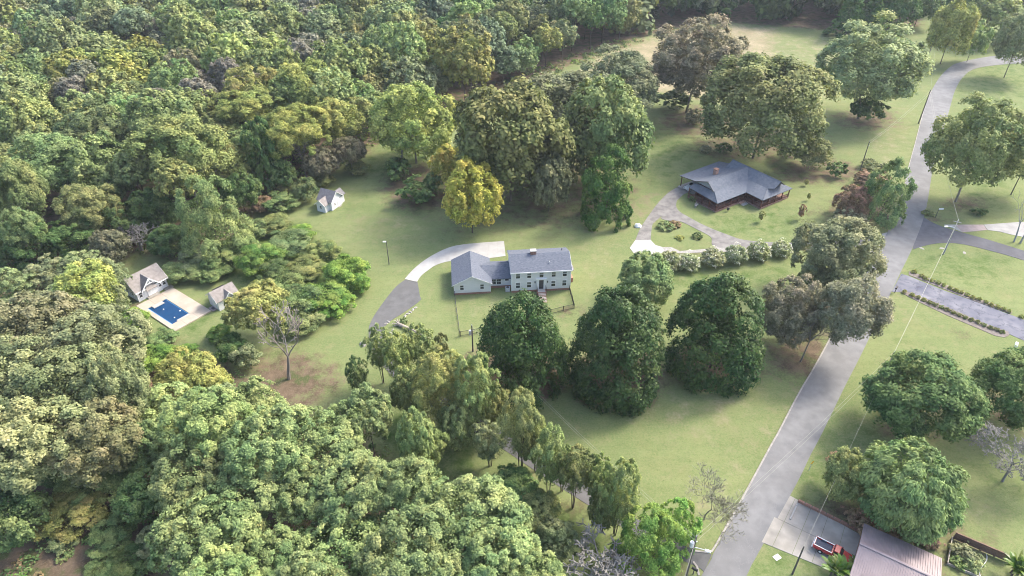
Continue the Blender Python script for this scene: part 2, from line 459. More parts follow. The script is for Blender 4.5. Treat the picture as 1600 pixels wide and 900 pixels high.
ZONES = [  # (channel 0 dirt and litter, 1 straw, 2 lush grass and one painted tree shadow), outline on the photograph's ground, feather in metres, amount
    (0, [(-1200, 480), (150, 480), (175, 410), (225, 392), (262, 405), (310, 425), (380, 372), (400, 332), (440, 314), (470, 288), (520, 268), (575, 240),
         (600, 205), (690, 182), (740, 165), (830, 130), (905, 95), (960, 72), (1050, 45), (1135, 35), (1300, 48), (1340, 50),
         (1440, 40), (1440, -60), (1300, -150), (-1000, -150)], 3, 1),
    (0, [(-1200, 480), (150, 480), (200, 520), (240, 525), (300, 548), (350, 560), (392, 590), (395, 625), (500, 650), (560, 655),
         (590, 700), (620, 760), (670, 800), (740, 850), (800, 900), (830, 960), (-1200, 1300)], 3, 1),
    (0, [(375, 600), (392, 565), (430, 545), (490, 556), (525, 580), (530, 605), (500, 632), (430, 640), (380, 625)], 4, .95),
    (0, ell(800, 585, 88, 55), 1.5, .9), (0, ell(965, 592, 80, 50), 1.5, .9), (0, ell(1123, 568, 78, 42), 1.5, .9),
    (0, ell(870, 300, 140, 62), 8, .62), (0, ell(1250, 552, 60, 42), 4, .85), (0, ell(1090, 190, 60, 25), 4, .8),
    (0, ell(1355, 185, 50, 18), 4, .8), (0, ell(1300, 360, 80, 60), 5, .3), (0, ell(1345, 335, 60, 30), 3, .7),
    (0, ell(1190, 225, 110, 30), 5, .7), (0, ell(1280, 268, 70, 22), 3, .75), (0, ell(1320, 800, 55, 30), 3, .8),
    (0, ell(1430, 830, 90, 30), 3, .7), (0, ell(735, 350, 60, 22), 5, .4), (0, ell(655, 295, 60, 40), 4, .8),
    (0, ell(1507, 318, 35, 12), 2, .7), (0, ell(1440, 660, 80, 35), 4, .6), (0, ell(1575, 640, 60, 35), 4, .7),
    (0, ell(835, 735, 40, 14), 3, .55), (0, ell(895, 785, 45, 14), 3, .6), (0, ell(930, 812, 50, 18), 3, .55), (0, ell(580, 605, 26, 10), 2, .5),
    (0, ell(1000, 880, 70, 30), 3, .6), (0, ell(680, 450, 22, 14), 3, .35), (0, ell(895, 487, 40, 8), 2, .6), (0, ell(1445, 345, 40, 10), 3, .6),
    (0, ell(1470, 345, 30, 8), 2, .5), (0, ell(1075, 395, 80, 18), 3, .3), (0, ell(1500, 520, 18, 8), 2, .55),
    (0, ell(1505, 855, 60, 34), 2, .5), (0, ell(1480, 895, 60, 18), 2, .7), (0, ell(207, 470, 14, 26), 2, .8), (0, ell(700, 330, 60, 18), 6, .3),
    (1, [(905, 100), (960, 75), (1050, 50), (1135, 38), (1215, 45), (1215, 120), (1120, 160), (1040, 150), (930, 130)], 6, .85),
    (1, [(1205, 58), (1300, 52), (1340, 80), (1300, 190), (1200, 190), (1190, 120)], 8, .35),
    (1, [(1190, 705), (1310, 545), (1290, 540), (1140, 720), (1060, 800), (1090, 850)], 5, .45),
    (1, [(940, 620), (1240, 560), (1200, 690), (1060, 720)], 10, .35), (1, ell(600, 350, 90, 30), 10, .35), (1, ell(1000, 330, 60, 40), 8, .35),
    (1, ell(800, 480, 110, 25), 5, .3), (1, ell(1390, 210, 60, 60), 10, .35), (1, ell(1450, 290, 30, 70), 6, .35), (1, ell(1400, 480, 40, 40), 5, .35),
    (1, ell(1530, 800, 60, 40), 6, .35), (1, ell(940, 400, 60, 60), 10, .3), (1, ell(540, 600, 30, 25), 4, .4),
    (2, [(820, 780), (900, 790), (1000, 870), (900, 900), (820, 850)], 4, .9), (2, [(560, 600), (680, 680), (760, 720), (730, 740), (640, 720), (540, 640)], 4, .85),
    (2, [(990, 195), (1100, 210), (1130, 240), (1040, 300), (990, 290)], 8, .45), (2, ell(1180, 350, 110, 32), 8, .5), (2, [(1010, 430), (1240, 408), (1250, 440), (1150, 470), (1040, 450)], 4, .55),
    (2, [(1240, 780), (1420, 530), (1480, 640), (1340, 700), (1290, 790)], 6, .6), (2, ell(1500, 420, 90, 35), 6, .5), (2, ell(1230, 880, 50, 30), 4, .6),
    (2, ell(640, 225, 60, 40), 6, .6), (2, ell(600, 260, 70, 22), 4, .5), (2, ell(560, 330, 90, 30), 10, .35), (2, ell(290, 500, 50, 30), 4, .5),
    (2, ell(1560, 130, 80, 40), 10, .45), (2, ell(1540, 300, 60, 40), 5, .4), (2, ell(1560, 760, 60, 60), 6, .45),  # first ellipse paints a blurred tree shadow as darker green lawn
    (2, [(380, 360), (470, 345), (520, 390), (575, 415), (560, 470), (480, 510), (390, 480), (350, 420)], 3, .8),
]
def build_ground():
    xs = np.concatenate([[-6000, -3000, -1500, -800, -450, -280], np.arange(-200, 241, 1.3), [320, 480, 800, 1500, 3000, 6000]])
    ys = np.concatenate([[-4000, -1500, -500, -150, -40, 10], np.arange(32, 402, 1.3), [430, 500, 650, 900, 1500, 3000, 6000, 9000]])
    X, Y = np.meshgrid(xs, ys)
    nx, ny = len(xs), len(ys)
    Ms = [np.zeros(X.shape) for _ in range(3)]
    for ch, pts, fe, amt in ZONES:
        Ms[ch] = np.maximum(Ms[ch], zone_mask(X, Y, pts, fe) * amt)
    far = (Y > 420) | (np.abs(X) > 260)
    Ms[0][far] = 1.0
    verts = np.stack([X.ravel(), Y.ravel(), np.zeros(X.size)], 1)
    idx = np.arange(nx * ny).reshape(ny, nx)
    q = np.stack([idx[:-1, :-1], idx[:-1, 1:], idx[1:, 1:], idx[1:, :-1]], -1).reshape(-1, 4)
    me = bpy.data.meshes.new('ground')
    me.vertices.add(len(verts)); me.vertices.foreach_set('co', verts.ravel().astype('f4'))
    me.loops.add(q.size); me.loops.foreach_set('vertex_index', q.ravel().astype('i4'))
    me.polygons.add(len(q)); me.polygons.foreach_set('loop_start', np.arange(0, q.size, 4, dtype='i4'))
    me.update()
    a = me.attributes.new('cover', 'FLOAT_COLOR', 'POINT')
    c = np.stack([Ms[0].ravel(), Ms[1].ravel(), Ms[2].ravel(), np.ones(X.size)], 1)
    a.data.foreach_set('color', c.ravel().astype('f4'))
    m, n, l, b = new_mat('lawn_and_earth')
    tc = n.new('ShaderNodeTexCoord')
    P = tc.outputs['Object']
    def noise(s, d=6, vec=P, rough=.55):
        t = n.new('ShaderNodeTexNoise'); t.inputs['Scale'].default_value = s; t.inputs['Detail'].default_value = d; t.inputs['Roughness'].default_value = rough
        l.new(vec, t.inputs['Vector']); return t.outputs['Fac']
    def rng(x, a0, a1, b0=0., b1=1.):
        r = n.new('ShaderNodeMapRange'); r.inputs[1].default_value = a0; r.inputs[2].default_value = a1; r.inputs[3].default_value = b0; r.inputs[4].default_value = b1
        l.new(x, r.inputs[0]); return r.outputs[0]
    def mix(f, c1, c2, bt='MIX'):
        x = n.new('ShaderNodeMix'); x.data_type = 'RGBA'; x.blend_type = bt
        for sck, c_ in ((x.inputs[6], c1), (x.inputs[7], c2)):
            if isinstance(c_, tuple): sck.default_value = (*c_, 1)
            else: l.new(c_, sck)
        if isinstance(f, float): x.inputs[0].default_value = f
        else: l.new(f, x.inputs[0])
        return x.outputs[2]
    def math_(op, a_, b_):
        x = n.new('ShaderNodeMath'); x.operation = op
        for i, c_ in enumerate((a_, b_)):
            if isinstance(c_, float): x.inputs[i].default_value = c_
            else: l.new(c_, x.inputs[i])
        x.use_clamp = False
        return x.outputs[0]
    rot = n.new('ShaderNodeMapping'); rot.inputs['Rotation'].default_value = (0, 0, radians(-55)); rot.inputs['Scale'].default_value = (.10, 1.0, 1)
    l.new(P, rot.inputs['Vector'])
    streak = noise(.55, 4, rot.outputs[0])
    lawn = mix(rng(noise(.05), .38, .62), (.136, .184, .068), (.184, .222, .088))
    lawn = mix(math_('MULTIPLY', rng(noise(.22, 8), .48, .72), .5), lawn, (.245, .225, .108))
    lawn = mix(rng(streak, .35, .65, .0, .42), lawn, (.115, .155, .055))
    lawn = mix(rng(noise(.75, 9, rough=.7), .42, .68, .0, .55), lawn, (.105, .142, .048))
    lawn = mix(rng(noise(.33, 9, rough=.72), .55, .68, .0, .6), lawn, (.235, .21, .112))
    lawn = mix(rng(noise(3.2, 6, rough=.7), .42, .62, .0, .5), lawn, (.225, .225, .115))
    lawn = mix(rng(noise(2.1, 7, rough=.75), .56, .70, .0, .7), lawn, (.075, .108, .034))
    lush = mix(rng(noise(.4, 8), .35, .65), (.055, .105, .022), (.105, .15, .045))  # lush grass colour, shared with the painted tree shadow
    straw = mix(rng(noise(.12, 8), .35, .65), (.24, .205, .125), (.33, .28, .185))
    straw = mix(rng(noise(1.2, 6), .45, .7, .0, .6), straw, (.17, .165, .08))
    dirt = mix(rng(noise(.5, 8), .35, .65), (.085, .064, .042), (.165, .122, .082))
    dirt = mix(rng(noise(.3, 7), .52, .62), dirt, (.07, .085, .032))
    dirt = mix(rng(noise(4, 6), .5, .75, .0, .6), dirt, (.20, .157, .115))
    at_ = n.new('ShaderNodeAttribute'); at_.attribute_name = 'cover'
    sp = n.new('ShaderNodeSeparateColor'); l.new(at_.outputs['Color'], sp.inputs[0])
    edge = rng(noise(.35, 8, rough=.65), .25, .75, -.45, .45)
    fine = rng(noise(2.5, 6), .25, .75, -.2, .2)
    ed = math_('ADD', edge, fine)
    def f(ch):
        return rng(math_('ADD', sp.outputs[ch], math_('MULTIPLY', ed, math_('MULTIPLY', math_('MULTIPLY', sp.outputs[ch], math_('SUBTRACT', 1.15, sp.outputs[ch])), 4.0))), .25, .85)
    out = mix(f(2), lawn, lush)
    out = mix(f(1), out, straw)
    out = mix(f(0), out, dirt)
    l.new(out, b.inputs['Base Color'])
    b.inputs['Roughness'].default_value = .95
    b.inputs['Specular IOR Level'].default_value = .1
    bp = n.new('ShaderNodeBump'); bp.inputs['Strength'].default_value = .5; bp.inputs['Distance'].default_value = .12
    l.new(noise(9, 4), bp.inputs['Height']); l.new(bp.outputs[0], b.inputs['Normal'])
    me.materials.append(m)
    tag(link_mesh('ground', me), kind='structure')
build_ground()

# ------------------------------------------------------------------ roads, drives, kerbs
def px_line(pts, pre):
    return smooth_line(pre + gpoly(pts))
ROAD_R = px_line([(1167, 899), (1180, 873), (1245, 755), (1266, 712), (1286, 674), (1320, 604), (1350, 545), (1405, 430), (1427, 384), (1446, 330), (1457, 266), (1464, 232), (1481, 180), (1492, 142), (1505, 120),
                  (1525, 107), (1570, 100.5), (1605, 99)], [(-6, -2), (12, 23.5)])
ROAD_L = px_line([(1097, 898), (1114, 866), (1150, 800), (1204, 700), (1218, 675), (1251, 612), (1290, 544), (1393, 350), (1412, 295), (1421, 258), (1430, 225), (1447, 162), (1464, 127), (1481, 107.5),
                  (1500, 97.5), (1550, 88), (1605, 85.5)], [(-11.5, 2), (7, 27.5)])
RO = strip('road', ROAD_L, ROAD_R, -.05, .06, M['asphalt_road'])
tag(RO, kind='structure')
def kerb(name, line, w0, w1, h=.13):
    o = ribbon(name, line, w0, w1, -.03, h, M['kerb'])
    tag(o, kind='structure'); return o
kerb('kerb', [at(1083, 862), at(1096, 863.5), at(1106, 864.6), at(1112.5, 863), at(1117, 857)] + [p for p in ROAD_L if 58 < p[1] < 120], -.02, .22)
kerb('kerb', [p for p in ROAD_L if 139 < p[1] < 225], -.02, .14, .09)
kerb('kerb', [at(1083, 878), at(1089, 886), at(1092, 899)], -.14, .14, .11)

def px_strip(name, Lp, Rp, z1, mat, sub=5):
    o = strip(name, smooth_line(gpoly(Lp), sub), smooth_line(gpoly(Rp), sub), -.05, z1, mat)
    tag(o, kind='structure'); return o
# dark side street on the right
px_strip('side_street', [(1436, 334), (1452, 345), (1472, 354), (1505, 364), (1545, 375), (1600, 392), (1690, 420)],
         [(1426, 390), (1447, 383.5), (1470, 380), (1500, 381), (1540, 390), (1600, 407), (1690, 438)], .045, M['asphalt_dark'])
# front house asphalt drive, running down along the tree line to the road
px_strip('asphalt_driveway', [(633, 437), (617, 450), (595, 478), (580, 502), (576, 520), (582, 548), (603, 577), (640, 612), (710, 656), (780, 698), (850, 745), (920, 790), (990, 835), (1050, 868), (1090, 886), (1100, 894)],
         [(652.5, 441), (656, 462), (656, 470), (630, 489), (606, 505), (601, 520), (606, 545), (625, 570), (660, 600), (727, 640), (797, 682), (868, 728), (940, 775), (1010, 820), (1065, 851), (1112, 866.5)], .04, M['asphalt_mid'])
# white concrete drive beside the front house: slabs along its run
wd = thing('concrete_driveway', None, None, 0, 0)
tag(wd, kind='structure')
wl = smooth_line(gpoly([(632.5, 436), (645, 422), (663, 407), (687, 393), (712, 384), (750, 379.5), (787.5, 377)]), 3)
wr = smooth_line(gpoly([(651.5, 440.5), (658, 431), (668, 423), (682, 414), (704, 408), (745, 406), (790, 400)]), 3)
for i in range(len(wl) - 1):
    f0, f1 = .004, .996
    q = [tuple(wl[i][k] + (wl[i + 1][k] - wl[i][k]) * f0 for k in (0, 1)), tuple(wl[i][k] + (wl[i + 1][k] - wl[i][k]) * f1 for k in (0, 1)),
         tuple(wr[i][k] + (wr[i + 1][k] - wr[i][k]) * f1 for k in (0, 1)), tuple(wr[i][k] + (wr[i + 1][k] - wr[i][k]) * f0 for k in (0, 1))]
    poly_sheet('slab', q, -.05, .05 + .004 * (i % 2), M['concrete_white'], wd)
# loop drive of the dark roofed house
OUT_L = [(1066, 290), (1052, 296), (1040, 305), (1026, 320), (1015, 335), (1006, 348), (1000, 357.5), (992.5, 376)]
INN_L = [(1077, 300), (1068, 304), (1060, 311), (1048, 322), (1034, 337), (1024, 346), (1019, 353), (1016.5, 376)]
px_strip('looped_driveway', OUT_L, INN_L, .040, M['asphalt_old'])
px_strip('looped_driveway', [(1058, 312), (1056.5, 322), (1061, 330), (1072, 337), (1100, 352), (1137, 367), (1170, 376), (1245, 379.5), (1320, 374), (1362, 371)],
         [(1034, 337), (1034, 342), (1046, 345), (1064, 346.5), (1092, 360), (1111, 371), (1118, 386), (1180, 391.5), (1300, 391), (1366, 396)], .046, M['asphalt_old'])
o = poly_sheet('concrete_apron', gpoly([(992.5, 375.5), (1016.5, 375), (1024, 383), (1034, 386), (1038, 392), (1032, 397), (1012, 403.5), (990, 395.5), (984, 387.5)]), -.05, .052, M['concrete_white'])
tag(o, kind='structure')
o = poly_sheet('gravel_strip', gpoly([(1034, 386.5), (1050, 386.5), (1062, 392.5), (1100, 389.5), (1119, 386.5), (1150, 389), (1150, 393), (1100, 394.5), (1062, 396), (1038, 393)]), -.05, .051, M['gravel'])
tag(o, kind='structure')
o = poly_sheet('concrete_apron', gpoly([(1357, 371), (1385, 363.5), (1387, 365), (1381, 384), (1374, 401), (1360, 398)]), -.05, .056, M['concrete_grey'])
tag(o, kind='structure')
# right hand drives
pk = thing('paved_drive', None, None, 0, 0); tag(pk, kind='structure')
poly_sheet('slab', gpoly([(1475, 351.2), (1492, 351.2), (1503.5, 362.8)]), -.05, .05, M['concrete_grey'], pk)
poly_sheet('slab', gpoly([(1492.4, 351.2), (1536.6, 351.2), (1542.2, 359.4), (1523, 361.5), (1504, 362.8)]), -.05, .05, M['concrete_pink'], pk)
poly_sheet('slab', gpoly([(1537.2, 351.2), (1587, 347.5), (1600, 347), (1620, 346), (1620, 372), (1600, 370.5), (1581, 367), (1562, 362), (1543, 359.5)]), -.05, .055, M['concrete_grey'], pk)
px_strip('tarred_driveway', [(1408, 428), (1418, 431), (1428, 435), (1450, 444), (1480, 456), (1520, 470), (1560, 485), (1600, 500), (1680, 530)],
         [(1393, 456), (1405, 456.5), (1415, 455), (1444, 466), (1470, 477), (1500, 491), (1545, 508), (1590, 528), (1670, 562)], .045, M['asphalt_tar'])
o = poly_sheet('mulch_bed', gpoly([(1406, 456), (1416, 455.5), (1430, 460), (1450, 468), (1480, 480), (1510, 493), (1545, 508), (1575, 518), (1577, 524), (1570, 527.5), (1555, 525), (1520, 510), (1480, 493), (1440, 474), (1420, 464)]), -.05, .062, M['mulch']); tag(o, kind='structure')
o = poly_sheet('mulch_bed', gpoly([(1420, 424), (1440, 430), (1480, 446), (1520, 463), (1560, 478), (1582, 486), (1580, 491), (1560, 484), (1520, 469.5), (1480, 454), (1440, 438), (1420, 430)]), -.05, .062, M['mulch']); tag(o, kind='structure')
# concrete drive by the metal roofed garage: jointed slabs
cd = thing('concrete_driveway', None, None, 0, 0); tag(cd, kind='structure')
G0 = at(1231.7, 773); G1 = at(1345, 836); G2 = at(1193.5, 849); G3 = at(1330, 905)
def bil(u, v):
    a_ = (G0[0] + (G1[0] - G0[0]) * u, G0[1] + (G1[1] - G0[1]) * u); b_ = (G2[0] + (G3[0] - G2[0]) * u, G2[1] + (G3[1] - G2[1]) * u)
    return (a_[0] + (b_[0] - a_[0]) * v, a_[1] + (b_[1] - a_[1]) * v)
us = [-.03, .10, .33, .56, .79, 1.02]; vs = [0, .5, 1.0]
for i in range(5):
    for j in range(2):
        e = .0022
        poly_sheet('slab', [bil(us[i] + e, vs[j] + e), bil(us[i + 1] - e, vs[j] + e), bil(us[i + 1] - e, vs[j + 1] - e), bil(us[i] + e, vs[j + 1] - e)], -.05, .058 + .003 * ((i + j) % 2), M['concrete'], cd)

# ------------------------------------------------------------------ buildings
def chevron(x0, x1, ze, zr, th=.16):
    """gable roof profile with flat eaves overhang already in x0..x1"""
    xm = (x0 + x1) / 2
    return [(x0, ze - th), (xm, zr - th), (x1, ze - th), (x1, ze), (xm, zr), (x0, ze)]

def gable_walls(mb, x0, x1, y0, y1, z0, ze, rise, axis):
    """walls as a pentagon prism; axis = ridge direction"""
    if axis == 'x':
        ym = (y0 + y1) / 2
        mb.prof([(y0, z0), (y1, z0), (y1, ze), (ym, ze + rise), (y0, ze)], 'x', x0, x1)
    else:
        xm = (x0 + x1) / 2
        mb.prof([(x0, z0), (x1, z0), (x1, ze), (xm, ze + rise), (x0, ze)], 'y', y0, y1)
    return mb

def window(parent, c, ux, w, h, mats=None, sash=True, bars=0, fr=.09, glass=None, name='window'):
    """window on a wall: c centre on the wall face, ux along the wall with the outside on its right"""
    n = Vector((ux[1], -ux[0], 0))
    c = Vector(c)
    f = MB()
    t = .08
    cc = c + n * (t / 2 - .01)
    u3 = Vector((ux[0], ux[1], 0))
    f.obox(cc + u3 * (w / 2 - fr / 2), ux, fr, t, h)
    f.obox(cc - u3 * (w / 2 - fr / 2), ux, fr, t, h)
    f.obox(cc + Vector((0, 0, h / 2 - fr / 2)), ux, w - 2 * fr - .004, t, fr)
    f.obox(cc - Vector((0, 0, h / 2 - fr / 2)), ux, w - 2 * fr - .004, t, fr)
    if sash: f.obox(cc, ux, w - 2 * fr - .004, t * .8, .06)
    for k in range(bars):
        f.obox(cc + u3 * ((k + 1) / (bars + 1) - .5) * w, ux, .04, t * .7, h - 2 * fr - .004)
    fo = f.build(name, M['white'], parent)
    g = MB()
    g.obox(c + n * .015 - (Vector((0, 0, h / 4)) if glass else Vector((0, 0, 0))), ux, w - 2 * fr, .03, h * (.5 if glass else 1) - 1.0 * fr)
    g.build('pane', M['glass'], fo)
    if glass:
        g = MB(); g.obox(c + n * .015 + Vector((0, 0, h / 4)), ux, w - 2 * fr, .03, h * .5 - fr)
        g.build('pane', M[glass], fo)
    return fo

def front_house():
    A = (-11.37, 108.55)
    yaw = radians(5.2)
    T = thing('white_house', 'two storey pale grey house with blue grey roofs, attached garage wing and brick front steps', 'house', *A, 0, yaw)
    R = random.Random(3)
    # garage wing
    mb = MB(); gable_walls(mb, 0, 7.15, 0, 8.5, .42, 2.62, 1.72, 'y'); mb.build('garage_wing', M['siding'], T)
    mb = MB(); mb.box(-.04, 7.19, -.04, 8.54, -.1, .42); mb.build('brick_base', M['brick'], T)
    mb = MB(); mb.prof(chevron(-.4, 7.55, 2.52, 4.52), 'y', -.35, 8.85); mb.build('roof', M['shingle'], T)
    mb = MB(); mb.prof([(-.42, 2.30), (3.575, 4.31), (7.57, 2.30), (7.57, 2.47), (3.575, 4.48), (-.42, 2.47)], 'y', -.40, -.352); mb.build('fascia', M['white'], T)
    for x in (-.06, 7.07): MB().box(x, x + .14, -.06, .08, .42, 2.5).build('corner_trim', M['white'], T)
    for x in (1.55, 5.5): window(T, (x, 0, 1.72), (1, 0), .85, 1.25)
    mb = MB(); mb.dome((3.55, -.03, 3.35), .5, .06, .42, 12, 4); mb.build('gable_vent', M['white'], T)
    # connector
    mb = MB(); gable_walls(mb, 7.1, 11.5, 1.7, 7.3, .5, 2.45, 1.15, 'x'); mb.build('connector_wing', M['siding'], T)
    mb = MB(); mb.box(7.15, 11.4, 1.66, 7.34, -.1, .5); mb.build('brick_base', M['brick'], T)
    mb = MB(); mb.prof([(a, z) for a, z in chevron(1.3, 7.7, 2.42, 3.72)], 'x', 5.6, 11.4); mb.build('roof', M['shingle'], T)
    for x in (7.95, 8.95): window(T, (x, 1.7, 1.55), (1, 0), .95, 1.5, bars=1)
    window(T, (10.55, 1.7, 1.95), (1, 0), .9, .8, sash=False)
    # main block
    mb = MB(); gable_walls(mb, 11.35, 22.95, -.25, 7.35, .45, 4.95, 1.5, 'x'); mb.build('wall', M['siding'], T)
    mb = MB(); mb.box(11.31, 22.99, -.29, 7.39, -.1, .45); mb.build('brick_base', M['brick'], T)
    mb = MB(); mb.prof(chevron(-.6, 7.7, 4.93, 6.62), 'x', 11.1, 23.2); rf = mb.build('roof', M['shingle'], T)
    mb = MB(); mb.box(11.08, 23.22, -.66, -.603, 4.70, 4.935); mb.build('gutter', M['white'], T)
    for sx in (11.05, 23.2):
        mb = MB(); mb.prof([(-.62, 4.66), (3.55, 6.37), (7.72, 4.66), (7.72, 4.82), (3.55, 6.53), (-.62, 4.82)], 'x', sx + (-.04 if sx > 15 else 0), sx + (.05 if sx > 15 else .045)); mb.build('fascia', M['white'], T)
    for x in (11.35, 22.95): MB().box(x - .09, x + .09, -.34, -.18, .45, 4.7).build('corner_trim', M['white'], T)
    mb = MB(); mb.box(15.4, 16.5, 3.2, 4.1, 5.9, 7.15); ch = mb.build('chimney', M['brick'], rf)
    mb = MB(); mb.box(15.33, 16.57, 3.13, 4.17, 7.15, 7.30); mb.build('chimney_cap', M['concrete_white'], T)
    for (x, y, z) in ((18.9, 1.2, 5.75), (21.9, 5.0, 6.15)):
        mb = MB(); mb.tube((x, y, z - .3), (x, y, z + .35), .09, .09, 8); mb.build('vent_pipe', M['steel'] if y < 3 else M['dark_metal'], T)
    L_ = 11.6
    fs = (.105, .295, .503, .71, .90)
    for i, s in enumerate(fs):
        x = 11.35 + L_ * s
        window(T, (x, -.25, 3.98), (1, 0), .95, 1.38, glass='glass_mid')
        if i != 2: window(T, (x, -.25, 1.75), (1, 0), .95, 1.45, glass='glass_mid')
    dx = 11.35 + L_ * .503
    mb = MB(); mb.box(dx - .95, dx - .45, -.46, -.25, .62, 2.85); mb.box(dx + .45, dx + .95, -.46, -.25, .62, 2.85); mb.box(dx - 1.0, dx + 1.0, -.50, -.25, 2.852, 3.12)
    mb.build('door_surround', M['white'], T)
    mb = MB(); mb.box(dx - .45, dx + .45, -.33, -.25, .65, 2.84); d = mb.build('door', M['dark_metal'], T)
    mb = MB(); mb.obox((dx + .36, -.36, 1.6), (1, 0), .06, .06, .12); mb.build('handle', M['steel'], d)
    for s in (-1.25, 1.25):
        mb = MB(); mb.obox((dx + s, -.36, 2.3), (1, 0), .16, .2, .34); mb.build('wall_lantern', M['black'], T)
    # landing, steps, rails
    mb = MB(); mb.box(dx - .95, dx + .95, -1.5, -.30, -.1, .60); ld = mb.build('landing', M['brick'], T)
    mb = MB(); mb.box(dx - .72, dx + .72, -1.44, -.35, .602, .65); mb.build('landing_slab', M['concrete_white'], ld)
    for k in range(7):
        mb = MB(); mb.box(dx - .75, dx + .75, -1.5 - .36 * (k + 1), -1.5 - .36 * k - .015, -.1, .52 - .082 * k)
        mb.build('step', M['brick_pale'] if k % 2 else M['brick'], T)
        mb = MB(); mb.box(dx - .72, dx + .72, -1.5 - .36 * (k + 1) + .03, -1.5 - .36 * k - .10, .522 - .082 * k, .545 - .082 * k)
        mb.build('tread', M['concrete'], T)
    for s in (-.88, .88):
        mb = MB()
        mb.path([(dx + s, -.36, 1.55), (dx + s, -1.45, 1.55), (dx + s, -1.45, .6)], [.03] * 3, 5)
        for k in range(5): mb.tube((dx + s, -.5 - .2 * k, .6), (dx + s, -.5 - .2 * k, 1.55), .02, .02, 4)
        mb.build('handrail', M['black'], T)
    # side porch hood on the right wall
    mb = MB(); mb.box(22.96, 24.1, 2.2, 3.8, 2.9, 3.05); mb.build('side_hood', M['shingle_grey'], T)
    mb = MB(); mb.box(22.96, 23.7, 2.4, 3.6, 3.052, 3.9); mb.build('side_bay', M['white'], T)
    mb = MB(); mb.box(22.96, 24.0, 2.3, 3.7, -.1, 1.0); mb.build('side_landing', M['brick'], T)
    # heat pump against the connector
    H = thing('heat_pump', 'small pale grey heat pump box on the grass between garage wing and main house', 'air conditioner', *loc2w(A, yaw, 10.6, .5), 0, yaw)
    mb = MB(); mb.box(-.42, .42, -.4, .4, .08, .85); c = mb.build('cabinet', M['steel'], H)
    mb = MB(); mb.tube((0, 0, .85), (0, 0, .88), .33, .33, 14); mb.build('fan_grille', M['dark_metal'], H)
    mb = MB(); mb.box(-.5, .5, -.48, .48, -.02, .08); mb.build('pad', M['concrete'], H)

def loc2w(A, yaw, u, v):
    return (A[0] + u * cos(yaw) - v * sin(yaw), A[1] + u * sin(yaw) + v * cos(yaw))

front_house()

